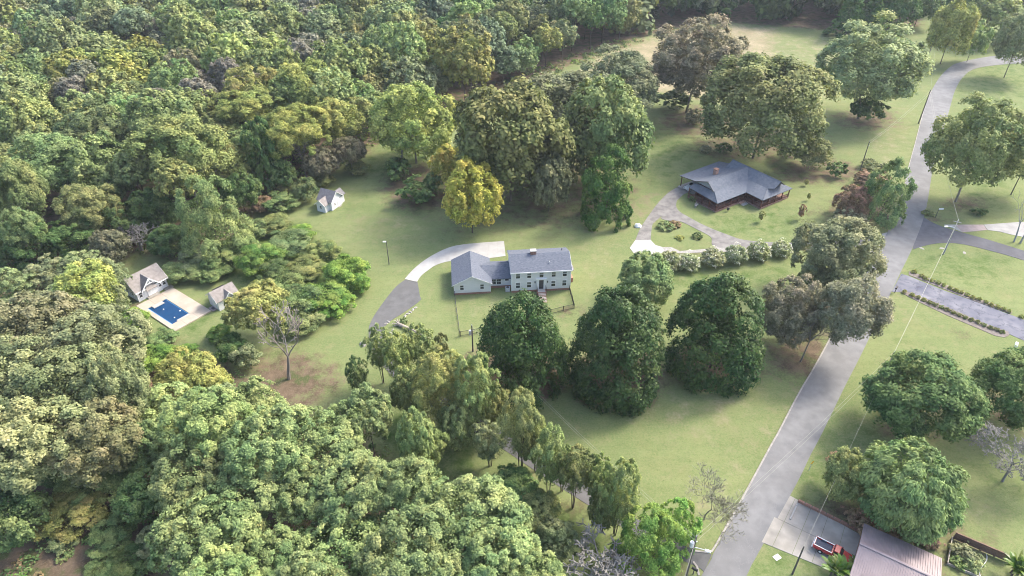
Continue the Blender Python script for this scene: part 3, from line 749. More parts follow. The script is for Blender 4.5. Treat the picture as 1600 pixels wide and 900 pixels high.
def dark_house():
    A = (48.0, 140.9); yaw = radians(34)
    T = thing('porch_house', 'single storey house with wide blue grey roof, dark red porch and open carport', 'house', *A, 0, yaw)
    rf = MB()
    th = .14
    # main roof, ridge along u at w 5.2
    U0, U1 = 1.7, 17.4
    rf.slab([(U0, 3.0, 4.02), (16.0, 3.0, 4.02), (16.0, 5.2, 5.7), (U0, 5.2, 5.7)], th)
    rf.slab([(U0, 5.2, 5.7), (16.2, 5.2, 5.7), (16.2, 9.0, 4.25), (U0, 9.0, 4.25)], th)
    rf.slab([(U0, 9.0, 4.25), (U1, 9.0, 4.25), (U1, 15.4, 2.8), (3.0, 15.2, 2.8)], th)
    rf.slab([(0, 0, 2.7), (13.6, 0, 2.7), (16.0, 3.0, 4.0), (1.9, 3.0, 4.0)], th)
    rf.slab([(0, 0, 2.7), (1.9, 3.0, 4.0), (1.9, 9.0, 3.75), (0.5, 9.6, 2.7)], th)
    # wing, ridge along w at u 16
    rf.slab([(16, 10.2, 5.72), (13.6, 10.2, 4.0), (13.6, -3.0, 4.0), (14.2, -4.6, 4.42), (16, -4.6, 5.72)], th)
    rf.slab([(16, -4.6, 5.72), (17.8, -4.6, 4.42), (18.4, -3.0, 4.0), (18.4, 10.2, 4.0), (16, 10.2, 5.72)], th)
    rf.slab([(13.6, 3.2, 3.98), (10, 0.1, 2.7), (10, -4.9, 2.7), (13.6, -3.0, 3.98)], th)
    rf.slab([(18.4, -3.0, 3.98), (20.9, -4.9, 2.7), (20.9, 10.2, 2.7), (18.4, 10.2, 3.98)], th)
    rf.slab([(10, -4.9, 2.7), (20.9, -4.9, 2.7), (18.4, -3.0, 3.98), (13.6, -3.0, 3.98)], th)
    ro = rf.build('roof', M['shingle_blue'], T)
    # gable infill and ridge caps
    mb = MB(); mb.prof([(13.7, 3.8), (18.3, 3.8), (16, 5.5)], 'y', -3.1, -2.9); mb.build('gable_wall', M['siding_blue'], T)
    mb = MB(); mb.prof([(3.2, 3.8), (9.0, 3.75), (5.2, 5.5)], 'x', 2.4, 2.6); mb.build('gable_wall', M['siding_blue'], T)
    for p_ in ([(U0 - .02, 3.0, 3.96), (U0 - .02, 5.2, 5.64), (U0 - .02, 9.0, 4.19), (3.0, 15.2, 2.74)], [(14.2, -4.62, 4.36), (16, -4.62, 5.66), (17.8, -4.62, 4.36)]):
        MB().path(p_, [.07] * len(p_), 5).build('fascia', M['black'], T)
    for p_ in ([(U0, 5.2, 5.73), (16, 5.2, 5.75)], [(16, 10.2, 5.75), (16, -4.6, 5.75)], [(10, -4.9, 2.74), (13.6, -3, 4.02)], [(0, 0, 2.74), (1.9, 3, 4.03)], [(10.1, 0.1, 2.72), (13.6, 3.1, 4.0), (15.9, 5.2, 5.7)]):
        MB().path(p_, [.06] * len(p_), 5).build('ridge_cap', M['shingle_blue'], T)
    mb = MB(); mb.box(7.9, 8.8, 8.2, 9.1, 4.2, 5.75); mb.build('chimney', M['brick_pale'], ro)
    mb = MB(); mb.box(7.82, 8.88, 8.12, 9.18, 5.752, 5.88); mb.build('chimney_cap', M['brick'], T)
    # log walls
    mb = MB()
    mb.box(2.6, 12.4, 2.2, 9.0, .4, 2.9); mb.build('wall', M['redwood'], T)
    mb = MB(); mb.box(12.41, 18.5, -2.6, 10.0, .4, 3.0); mb.build('wall', M['redwood'], T)
    for x in (4.2, 7.5, 10.6): window(T, (x, 2.2, 1.7), (1, 0), 1.1, 1.3)
    for x in (13.8, 16.6): window(T, (x, -2.6, 1.7), (1, 0), 1.1, 1.3)
    mb = MB(); mb.box(5.5, 6.4, 2.12, 2.2, .42, 2.45); d = mb.build('door', M['dark_metal'], T)
    # porch floor
    for q_ in ((.3, 12.4, .3, 2.18, -.1, .38), (.3, 2.58, 2.182, 9.4, -.1, .378), (10.3, 12.40, -4.6, .298, -.1, .382), (12.402, 20.6, -4.6, -2.62, -.1, .38), (18.52, 20.6, -2.618, 9.8, -.1, .378)):
        MB().box(*q_).build('porch_floor', M['porch_deck'], T)
    # posts and rails
    def post(x, y, z0=.38, z1=2.62):
        mb = MB(); mb.box(x - .09, x + .09, y - .09, y + .09, z0, z1); mb.build('post', M['redwood'], T)
    runs = [[(.4, 9.2), (.4, .4)], [(.4, .4), (10.4, .4)], [(10.4, .4), (10.4, -4.5)], [(10.4, -4.5), (20.5, -4.5)]]
    done = set()
    rail = MB(); bal = MB()
    for a, b_ in runs:
        ln = hypot(b_[0] - a[0], b_[1] - a[1]); k = max(1, round(ln / 2.5))
        ux = ((b_[0] - a[0]) / ln, (b_[1] - a[1]) / ln)
        for i in range(k + 1):
            p = (a[0] + (b_[0] - a[0]) * i / k, a[1] + (b_[1] - a[1]) * i / k)
            key = (round(p[0], 1), round(p[1], 1))
            if key in done: continue
            done.add(key); post(*p)
        mid = ((a[0] + b_[0]) / 2, (a[1] + b_[1]) / 2)
        rail.obox((*mid, 1.25), ux, ln, .08, .08); rail.obox((*mid, .55), ux, ln, .07, .07)
        nb = int(ln / .22)
        for i in range(nb):
            t = (i + .5) / nb
            bal.obox((a[0] + (b_[0] - a[0]) * t, a[1] + (b_[1] - a[1]) * t, .9), ux, .05, .05, .62)
    rail.build('railing', M['redwood'], T)
    tag(bal.build('balusters', M['redwood'], T), kind='stuff')
    post(3.4, 14.7, 0, 2.65); post(20.5, 3.0); post(20.5, 9.0)
    mb = MB(); mb.box(2.6, 17.0, 9.6, 15.0, -.05, .07); mb.build('carport_floor', M['concrete_grey'], T)
    mb = MB(); mb.box(9.5, 17.0, 9.02, 14.9, .07, 2.75); mb.build('carport_wall', M['redwood'], T)
    # entrance steps in the inner corner
    for k in range(3):
        mb = MB(); mb.box(8.3, 10.1, -.35 - .4 * k, -.02 - .4 * k + .3 * (k == 0), -.05, .33 - .12 * k); mb.build('step', M['brick_pale'] if k == 0 else M['concrete_white'], T)
    # ornaments around
    for (u, v, nm, lab, cat) in ((-1.2, 5.0, 'garden_bench', 'small pale bench on the grass beside the dark red porch', 'bench'),):
        B = thing(nm, lab, cat, *loc2w(A, yaw, u, v), 0, yaw + .4)
        mb = MB(); mb.box(-.7, .7, -.25, .25, .42, .5); mb.build('seat', M['stone'], B)
        mb = MB(); mb.box(-.7, .7, .2, .28, .5, .95); mb.build('backrest', M['stone'], B)
        for s in (-.6, .6):
            mb = MB(); mb.box(s - .05, s + .05, -.22, .22, 0, .42); mb.build('leg', M['stone'], B)
    G = thing('charcoal_grill', 'black grill standing on the lawn by the long porch', 'grill', *loc2w(A, yaw, 3.2, -.9), 0, yaw)
    mb = MB(); mb.dome((0, 0, .75), .4, .32, .4, 12, 4, full=True); mb.build('bowl', M['black'], G)
    for s in (-.25, .25):
        mb = MB(); mb.tube((s, 0, 0), (s * .6, 0, .5), .03, .03, 6); mb.build('leg', M['black'], G)
    # white car in the carport
    p = loc2w(A, yaw, 4.6, 12.0)
    car('parked_car', 'white car with its nose showing under the carport roof', p[0], p[1], .08, yaw + pi, M['white'])

def car(name, label, x, y, z, yaw, paint):
    T = thing(name, label, 'car', x, y, z, yaw)
    mb = MB()
    prof = [(-2.2, .35), (2.2, .35), (2.25, .7), (1.2, .88), (.55, 1.02), (-1.7, 1.02), (-2.2, .95)]
    mb.prof(prof, 'y', -.86, .86); bd = mb.build('body', paint, T)
    mb = MB()
    b0 = [(.55, -.8, 1.0), (.55, .8, 1.0), (-1.75, .8, 1.0), (-1.75, -.8, 1.0)]; t0 = [(-.1, -.62, 1.45), (-.1, .62, 1.45), (-1.2, .62, 1.45), (-1.2, -.62, 1.45)]
    mb.hexa(b0 + t0); mb.build('window', M['glass'], T)
    mb = MB(); mb.slab([(-.08, -.63, 1.49), (-.08, .63, 1.49), (-1.22, .63, 1.49), (-1.22, -.63, 1.49)], .05); mb.build('roof', paint, T)
    for sx in (-1.4, 1.4):
        for sy in (-.8, .8):
            mb = MB(); mb.tube((sx, sy - .1, .33), (sx, sy + .1, .33), .33, .33, 14); w = mb.build('wheel', M['tyre'], T)
            mb = MB(); mb.tube((sx, sy - .11, .33), (sx, sy + .11, .33), .19, .19, 10); mb.build('rim', M['steel'], w)
    for sy in (-.6, .6):
        mb = MB(); mb.obox((2.2, sy, .66), (1, 0), .08, .36, .14); mb.build('headlight', M['glass_mid'], T)
dark_house()

def pool_area():
    Lc, Tc, Rc = (-72.46, 104.72), (-67.93, 110.92), (-57.54, 102.71)
    uy = Vector((Tc[0] - Lc[0], Tc[1] - Lc[1])); W = uy.length; uy.normalize()
    ux = Vector((uy.y, -uy.x)); LN = 13.0
    yaw = atan2(ux.y, ux.x)
    D = empty('pool_deck', Lc[0], Lc[1], 0, yaw); tag(D, kind='structure')
    # pool outline in local coords (x along LN, y along W)
    def lc(p):
        d = Vector((p[0] - Lc[0], p[1] - Lc[1])); return (d.dot(ux), d.dot(uy))
    P1, P2, P3, P4 = [lc(p) for p in ((-69.79, 104.09), (-67.6, 107.17), (-61.11, 102.1), (-63.34, 98.96))]
    x0 = (P1[0] + P2[0]) / 2; x1 = (P3[0] + P4[0]) / 2; y0 = (P1[1] + P4[1]) / 2; y1 = (P2[1] + P3[1]) / 2
    # deck slabs round the water
    gaps = [(0, x0, 0, W), (x1, LN, 0, W), (x0, x1, 0, y0), (x0, x1, y1, W)]
    for (a, b_, c, d) in gaps:
        nx = max(1, round((b_ - a) / 3.0)); ny = max(1, round((d - c) / 3.0))
        for i in range(nx):
            for j in range(ny):
                mb = MB(); e = .012
                mb.box(a + (b_ - a) * i / nx + e, a + (b_ - a) * (i + 1) / nx - e, c + (d - c) * j / ny + e, c + (d - c) * (j + 1) / ny - e, -.1, .22)
                mb.build('slab', M['concrete_deck'], D)
    # end steps: white blocks that make the notched ends
    for (a, b_, c, d) in ((x0, x0 + 1.0, y0 + .8, y1 - .9), (x1 - .45, x1, y0 + 1.2, y1 - .02)):
        mb = MB(); mb.box(a + .01, b_ - .005, c, d, -.1, .224); mb.build('deck_step', M['concrete_white'], D)
    P = thing('swimming_pool', 'deep blue rectangular swimming pool in a pale concrete deck', 'swimming pool', Lc[0], Lc[1], 0, yaw)
    mb = MB(); mb.box(x0 + .012, x1 - .012, y0 + .012, y1 - .012, -.2, .10); mb.build('water', M['pool_water'], P)
    mb = MB()
    w = .16
    mb.box(x0 + .012, x1 - .012, y0 + .012, y0 + w, -.2, .12); mb.box(x0 + .012, x1 - .012, y1 - w, y1 - .012, -.2, .12)
    mb.build('tile_band', M['pool_tile'], P)
    for (px, py, lab) in ((256, 484, 'small white float on the pool water nearest the steps'), (281.5, 486.5, 'larger white float on the far side of the pool water'), (273, 497, 'small white float on the pool water at the near end')):
        q = at(px, py)
        F = tag(MB().dome((0, 0, 0), .13 if px != 281.5 else .2, .13, .1, 10, 3, full=True).build('pool_float', M['white']), lab, 'float', 'white floats on the pool')
        F.location = (*q, .12)

    # pool house: front runs along uy
    A = (-72.52, 106.26); B = (-68.98, 111.33)
    yw = atan2(B[1] - A[1], B[0] - A[0]); LL = hypot(B[0] - A[0], B[1] - A[1])
    T = thing('pool_house', 'white pool house with tan shingle roof and trussed front gable beside the pool', 'pool house', *A, 0, yw)
    Dp = 4.7
    mb = MB(); gable_walls(mb, 0, LL, 0, Dp, 0, 2.45, 2.0, 'x'); mb.build('wall', M['siding_white'], T)
    mb = MB(); mb.prof(chevron(-.45, Dp + .45, 2.32, 4.75, .14), 'x', -.35, LL + .35); mb.build('roof', M['shingle_tan'], T)
    mb = MB(); mb.box(-.37, LL + .37, -.51, -.453, 2.10, 2.33); mb.build('fascia', M['white'], T)
    for sx in (-.39, LL + .352):
        mb = MB(); mb.prof([(-.47, 2.08), (Dp / 2, 4.5), (Dp + .47, 2.08), (Dp + .47, 2.25), (Dp / 2, 4.66), (-.47, 2.25)], 'x', sx, sx + .04); mb.build('rake_board', M['white'], T)
    g0, g1 = LL * .16, LL * .72; gm = (g0 + g1) / 2
    mb = MB(); mb.prof([(g0 + .2, 2.3), (g1 - .2, 2.3), (gm, 4.05)], 'y', -.28, 1.6); mb.build('front_gable', M['siding_white'], T)
    mb = MB(); mb.prof([(g0 - .2, 2.16), (gm, 4.26), (g1 + .2, 2.16), (g1 + .2, 2.3), (gm, 4.4), (g0 - .2, 2.3)], 'y', -.75, 2.3); mb.build('gable_roof', M['shingle_grey'], T)
    mb = MB(); mb.prof([(g0 - .25, 2.0), (gm, 4.12), (g1 + .25, 2.0), (g1 + .25, 2.28), (gm, 4.40), (g0 - .25, 2.28)], 'y', -.84, -.755); mb.build('rake_board', M['white'], T)
    mb = MB(); mb.box(g0 + .75, g1 - .75, -.80, -.73, 3.15, 3.28); mb.box(gm - .06, gm + .06, -.82, -.74, 3.285, 4.1); mb.build('gable_truss', M['white'], T)
    mb = MB(); mb.slab([(gm - 1.15, -1.0, 2.05), (gm + 1.15, -1.0, 2.05), (gm + .7, -.30, 2.75), (gm - .7, -.30, 2.75)], .1); mb.build('door_hood', M['shingle_tan'], T)
    mb = MB(); mb.box(gm - .75, gm + .75, -.12, .0, .25, 2.1); d = mb.build('door', M['white'], T)
    mb = MB(); mb.box(gm - .3, gm + .3, -.14, -.121, 1.45, 1.85); mb.build('door_glass', M['glass_mid'], d)
    mb = MB(); mb.box(gm - 1.2, gm + 1.2, -1.15, -.01, -.05, .22); mb.build('door_step', M['concrete'], T)
    mb = MB(); mb.box(LL - 1.1, LL + .6, -.9, -.01, -.05, .2); mb.build('door_step', M['concrete'], T)
    window(T, (.65, 0, 1.35), (1, 0), .75, 1.3); window(T, (LL * .77, 0, 1.5), (1, 0), .65, 1.25); window(T, (LL - .55, 0, 1.5), (1, 0), .75, 1.25)
    for x in (-.06, LL - .07): MB().box(x, x + .13, -.06, .07, 0, 2.1).build('corner_trim', M['white'], T)
    window(T, (0, 1.6, 1.4), (0, -1), .8, 1.1); window(T, (0, 3.3, 1.4), (0, -1), .8, 1.1)
    # pump shed
    A = (-58.5, 105.62); B = (-55.85, 103.34)
    yw = atan2(B[1] - A[1], B[0] - A[0]); LL = hypot(B[0] - A[0], B[1] - A[1])
    T = thing('pool_shed', 'small white shed with tan roof and tiny front gable right of the pool deck', 'shed', *A, 0, yw)
    mb = MB(); gable_walls(mb, 0, LL, 0, 4.2, 0, 2.3, 1.3, 'y'); mb.build('wall', M['siding_white'], T)
    mb = MB(); mb.prof(chevron(-.3, LL + .3, 2.18, 3.76, .13), 'y', -.3, 4.5); mb.build('roof', M['shingle_tan'], T)
    mb = MB(); mb.prof([(-.33, 1.98), (LL / 2, 3.55), (LL + .33, 1.98), (LL + .33, 2.14), (LL / 2, 3.71), (-.33, 2.14)], 'y', -.34, -.302); mb.build('rake_board', M['white'], T)
    mb = MB(); mb.prof([(1.5, 2.1), (3.3, 2.1), (2.4, 3.15)], 'x', LL / 2 + .2, LL + .25); mb.build('front_gable', M['siding_white'], T)
    mb = MB(); mb.prof([(1.3, 2.04), (2.4, 3.3), (3.5, 2.04), (3.5, 2.16), (2.4, 3.42), (1.3, 2.16)], 'x', LL / 2 + .3, LL + .55); mb.build('gable_roof', M['shingle_tan'], T)
    mb = MB(); mb.prof([(1.27, 1.96), (2.4, 3.2), (3.53, 1.96), (3.53, 2.14), (2.4, 3.40), (1.27, 2.14)], 'x', LL + .552, LL + .62); mb.build('rake_board', M['white'], T)
    window(T, (LL, 2.4, 1.45), (0, 1), .8, 1.0); window(T, (LL / 2 - .2, 0, 2.45), (1, 0), .4, .4, sash=False)
    mb = MB(); mb.box(LL / 2 - .3, LL / 2 + .55, -.07, 0, .1, 2.0); mb.build('door', M['white'], T)
    mb = MB(); mb.box(LL / 2 - .7, LL / 2 + .9, -1.0, -.08, -.05, .14); st = mb.build('door_step', M['concrete_pink'], T)
    mb = MB(); mb.box(LL / 2 - .3, LL / 2 + .5, -.7, -.2, .141, .16); mb.build('door_mat', M['dark_metal'], st)
    mb = MB(); mb.slab([(-1.5, 1.6, 1.8), (-.02, 1.6, 2.1), (-.02, 4.0, 2.1), (-1.5, 4.0, 1.8)], .1); mb.build('lean_to_roof', M['black'], T)
    mb = MB(); mb.box(-1.35, -.02, 1.7, 3.9, 0, 1.68); mb.build('lean_to', M['siding_blue'], T)
pool_area()

def garden_shed():
    T = thing('garden_shed', 'white gabled shed with grey and tan roofs at the edge of the wood', 'shed', -42.6, 142.2, 0, radians(65))
    H = T
    # local: x runs along the white end wall (towards back right), y to the back left
    mb = MB(); gable_walls(mb, 0, 3.9, 0, 3.9, 0, 2.5, 1.7, 'y'); mb.build('wall', M['siding_white'], H)
    mb = MB(); mb.prof(chevron(-.35, 4.25, 2.3, 4.35, .13), 'y', -.3, 4.1); mb.build('roof', M['shingle_grey'], H)
    mb = MB(); mb.prof([(-.38, 2.1), (1.95, 4.15), (4.28, 2.1), (4.28, 2.26), (1.95, 4.31), (-.38, 2.26)], 'y', -.35, -.302); mb.build('rake_board', M['white'], H)
    mb = MB(); gable_walls(mb, -1.5, 1.6, .8, 3.2, 0, 2.0, 1.0, 'x'); mb.build('porch_wall', M['siding_white'], H)
    mb = MB(); mb.prof(chevron(.5, 3.5, 1.95, 3.25, .12), 'x', -1.85, 1.2); mb.build('porch_roof', M['shingle_tan'], H)
    mb = MB(); mb.prof([(.47, 1.76), (2.0, 3.06), (3.53, 1.76), (3.53, 1.92), (2.0, 3.22), (.47, 1.92)], 'x', -1.9, -1.852); mb.build('rake_board', M['white'], H)
    mb = MB(); gable_walls(mb, 3.4, 5.2, .3, 2.5, 0, 2.2, .9, 'x'); mb.build('side_wing', M['siding_white'], H)
    mb = MB(); mb.prof(chevron(0.0, 2.8, 2.1, 3.35, .12), 'x', 3.0, 5.5); mb.build('side_roof', M['shingle_grey'], H)
    window(H, (1.2, 0, 1.3), (1, 0), .6, .8); window(H, (-1.5, 2.0, 1.3), (0, -1), .7, .9)
    mb = MB(); mb.box(2.2, 3.0, -.06, 0, .1, 1.9); mb.build('door', M['white'], H)
    mb = MB(); mb.box(2.1, 3.1, -.5, -.07, -.03, .12); mb.build('door_step', M['concrete'], H)
garden_shed()

def metal_garage():
    A = (46.08, 54.47); yaw = radians(-33.5)
    T = thing('metal_garage', 'low garage with mauve ribbed metal roof beside the concrete drive', 'garage', *A, 0, yaw)
    LN, W = 9.15, 9.0
    ze, zr = 2.75, 3.95
    mb = MB(); mb.prof([(-W + .3, 0), (-.3, 0), (-.3, ze - .25), (-W / 2, zr - .25), (-W + .3, ze - .25)], 'x', .3, LN - .3); mb.build('wall', M['brick'], T)
    mb = MB(); mb.prof([(-W, ze - .1), (-W / 2, zr - .1), (0, ze - .1), (0, ze), (-W / 2, zr), (-W, ze)], 'x', 0, LN); rf = mb.build('roof', M['roof_metal'], T)
    mb = MB()
    nr = 34
    for i in range(nr):
        x = .08 + (LN - .2) * i / (nr - 1)
        for (ya, yb) in ((-.02, -W / 2 + .04), (-W + .02, -W / 2 - .04)):
            za = ze + .0; zb = zr
            p = [(x - .025, ya, za), (x + .025, ya, za), (x + .025, yb, zb), (x - .025, yb, zb)]
            mb.hexa(p + [(a, b_, c + .05) for a, b_, c in p])
    tag(mb.build('roof_ribs', M['roof_metal'], T), kind='stuff')
    mb = MB(); mb.prof([(-W / 2 - .18, zr - .0), (-W / 2, zr + .05), (-W / 2 + .18, zr - .0), (-W / 2 + .18, zr + .075), (-W / 2, zr + .125), (-W / 2 - .18, zr + .075)], 'x', -.02, LN + .02); mb.build('ridge_cap', M['roof_metal'], T)
    mb = MB(); mb.box(LN - .12, LN + .05, -W / 2 - .5, -W / 2 - .2, zr - .6, zr - .2); mb.build('end_vent', M['white'], T)
metal_garage()

def pickup():
    yaw = radians(-36)
    c = at(1301, 858.5, 1.0)
    T = thing('pickup_truck', 'red pickup truck with white bed rails parked on the concrete drive', 'pickup truck', c[0], c[1], .07, yaw)
    T.scale = (.84, .86, .86)
    red = M['red_paint']
    mb = MB()
    mb.box(-2.55, .1, -.9, .9, .55, .95)
    mb.box(-2.55, .1, -.9, -.74, .952, 1.22); mb.box(-2.55, .1, .74, .9, .952, 1.22); mb.box(-.06, .1, -.738, .738, .952, 1.22)
    mb.build('bed', red, T)
    mb = MB(); mb.box(-2.5, -.07, -.735, .735, .952, .98); bl = mb.build('bed_liner', M['bed_liner'], T)
    mb = MB()
    for k in range(9): mb.box(-2.48, -.09, -.68 + k * .16, -.60 + k * .16, .981, 1.0)
    mb.build('liner_ribs', M['bed_liner'], bl)
    for s in (-.82, .82):
        mb = MB(); mb.box(-2.56, .08, s - .055, s + .055, 1.222, 1.265); mb.build('bed_rail', M['white'], T)
        mb = MB(); mb.obox((-1.45, s * .86, 1.1), (1, 0), .75, .16, .24); mb.build('wheel_arch', M['bed_liner'], T)
    mb = MB(); mb.box(-2.66, -2.56, -.88, .88, .6, 1.2); tg = mb.build('tailgate', red, T)
    mb = MB(); mb.box(-2.665, -2.56, -.7, .7, 1.202, 1.25); mb.build('tailgate_cap', M['white'], tg)
    mb = MB(); mb.box(-2.85, -2.67, -.92, .92, .5, .66); mb.build('bumper', M['steel'], T)
    for s in (-.86, .86):
        mb = MB(); mb.obox((-2.62, s, 1.0), (1, 0), .14, .14, .36); mb.build('tail_light', red, T)
    # cab
    mb = MB(); mb.box(.102, 1.45, -.92, .92, .5, 1.12); mb.build('cab', red, T)
    mb = MB()
    mb.hexa([(.14, -.86, 1.12), (1.5, -.86, 1.12), (1.5, .86, 1.12), (.14, .86, 1.12), (.28, -.70, 1.72), (1.0, -.70, 1.72), (1.0, .70, 1.72), (.28, .70, 1.72)])
    mb.build('window', M['glass'], T)
    mb = MB(); mb.hexa([(.22, -.73, 1.70), (1.05, -.73, 1.70), (1.05, .73, 1.70), (.22, .73, 1.70), (.30, -.66, 1.80), (.98, -.66, 1.80), (.98, .66, 1.80), (.30, .66, 1.80)]); mb.build('cab_roof', M['red_paint'], T)
    mb = MB()
    for s in (-1, 1):
        mb.path([(.14, s * .87, 1.12), (.27, s * .72, 1.72)], [.045] * 2, 5); mb.path([(1.5, s * .87, 1.12), (1.02, s * .71, 1.72)], [.045] * 2, 5)
    mb.build('pillar', red, T)
    mb = MB(); mb.hexa([(1.46, -.9, .5), (2.75, -.86, .5), (2.75, .86, .5), (1.46, .9, .5), (1.46, -.88, 1.12), (2.7, -.80, 1.0), (2.7, .80, 1.0), (1.46, .88, 1.12)]); mb.build('bonnet', red, T)
    mb = MB(); mb.box(2.76, 2.92, -.92, .92, .45, .66); mb.build('bumper', M['steel'], T)
    for s in (-.66, .66):
        mb = MB(); mb.obox((2.76, s, .82), (1, 0), .06, .34, .2); mb.build('headlight', M['glass_mid'], T)
        mb = MB(); mb.obox((1.25, s * 1.6, 1.2), (1, 0), .1, .2, .16); mb.build('door_mirror', M['black'], T)
    for sx in (-1.45, 1.85):
        for sy in (-.84, .84):
            mb = MB(); mb.tube((sx, sy - .13, .36), (sx, sy + .13, .36), .37, .37, 18); w = mb.build('wheel', M['tyre'], T)
            mb = MB(); mb.tube((sx, sy - .14, .36), (sx, sy + .14, .36), .21, .21, 12); mb.build('rim', M['steel'], w)
pickup()

# ------------------------------------------------------------------ trees and other plants
RNG = np.random.default_rng(11)

def unit_dirs(n, rg, zmin=-1.0):
    z = rg.uniform(zmin, 1, n); t = rg.uniform(0, 2 * pi, n); r = np.sqrt(1 - z * z)
    return np.stack([r * np.cos(t), r * np.sin(t), z], 1)

def norm(v):
    return v / (np.linalg.norm(v, axis=-1, keepdims=True) + 1e-9)

STYLES = {   # lobes, spread of the lobe radius, flattening of lobes, leaf aspect, lowest lobe, loose inner leaves
    'broad':   dict(nl=80, lr=(.13, .27), sz=1.25, asp=.62, zmin=-.6, fill=.12),
    'airy':    dict(nl=110, lr=(.10, .21), sz=1.25, asp=.6, zmin=-.65, fill=.18),
    'tuft':    dict(nl=130, lr=(.10, .18), sz=1.35, asp=.6, zmin=-.5, fill=.10),
    'flat':    dict(nl=74, lr=(.11, .22), sz=1.15, asp=.5, zmin=0, fill=.10),
    'cone':    dict(nl=170, lr=(.15, .25), sz=1.0, asp=.6, zmin=-1, fill=.20),
    'column':  dict(nl=110, lr=(.08, .16), sz=1.2, asp=.45, zmin=-1, fill=.16),
    'weep':    dict(nl=110, lr=(.11, .20), sz=1.0, asp=.32, zmin=-.75, fill=.10),
    'bush':    dict(nl=34, lr=(.18, .36), sz=.85, asp=.65, zmin=-.25, fill=.10),
    'vine':    dict(nl=64, lr=(.13, .27), sz=1.1, asp=.7, zmin=-1, fill=.08),
    'spruce':  dict(nl=90, lr=(.11, .2), sz=.6, asp=.4, zmin=-1, fill=.1),
}
LODS = {0: (560, .36), 1: (1900, .205), 2: (7000, .118), 3: (18000, .077), 4: (36000, .055)}

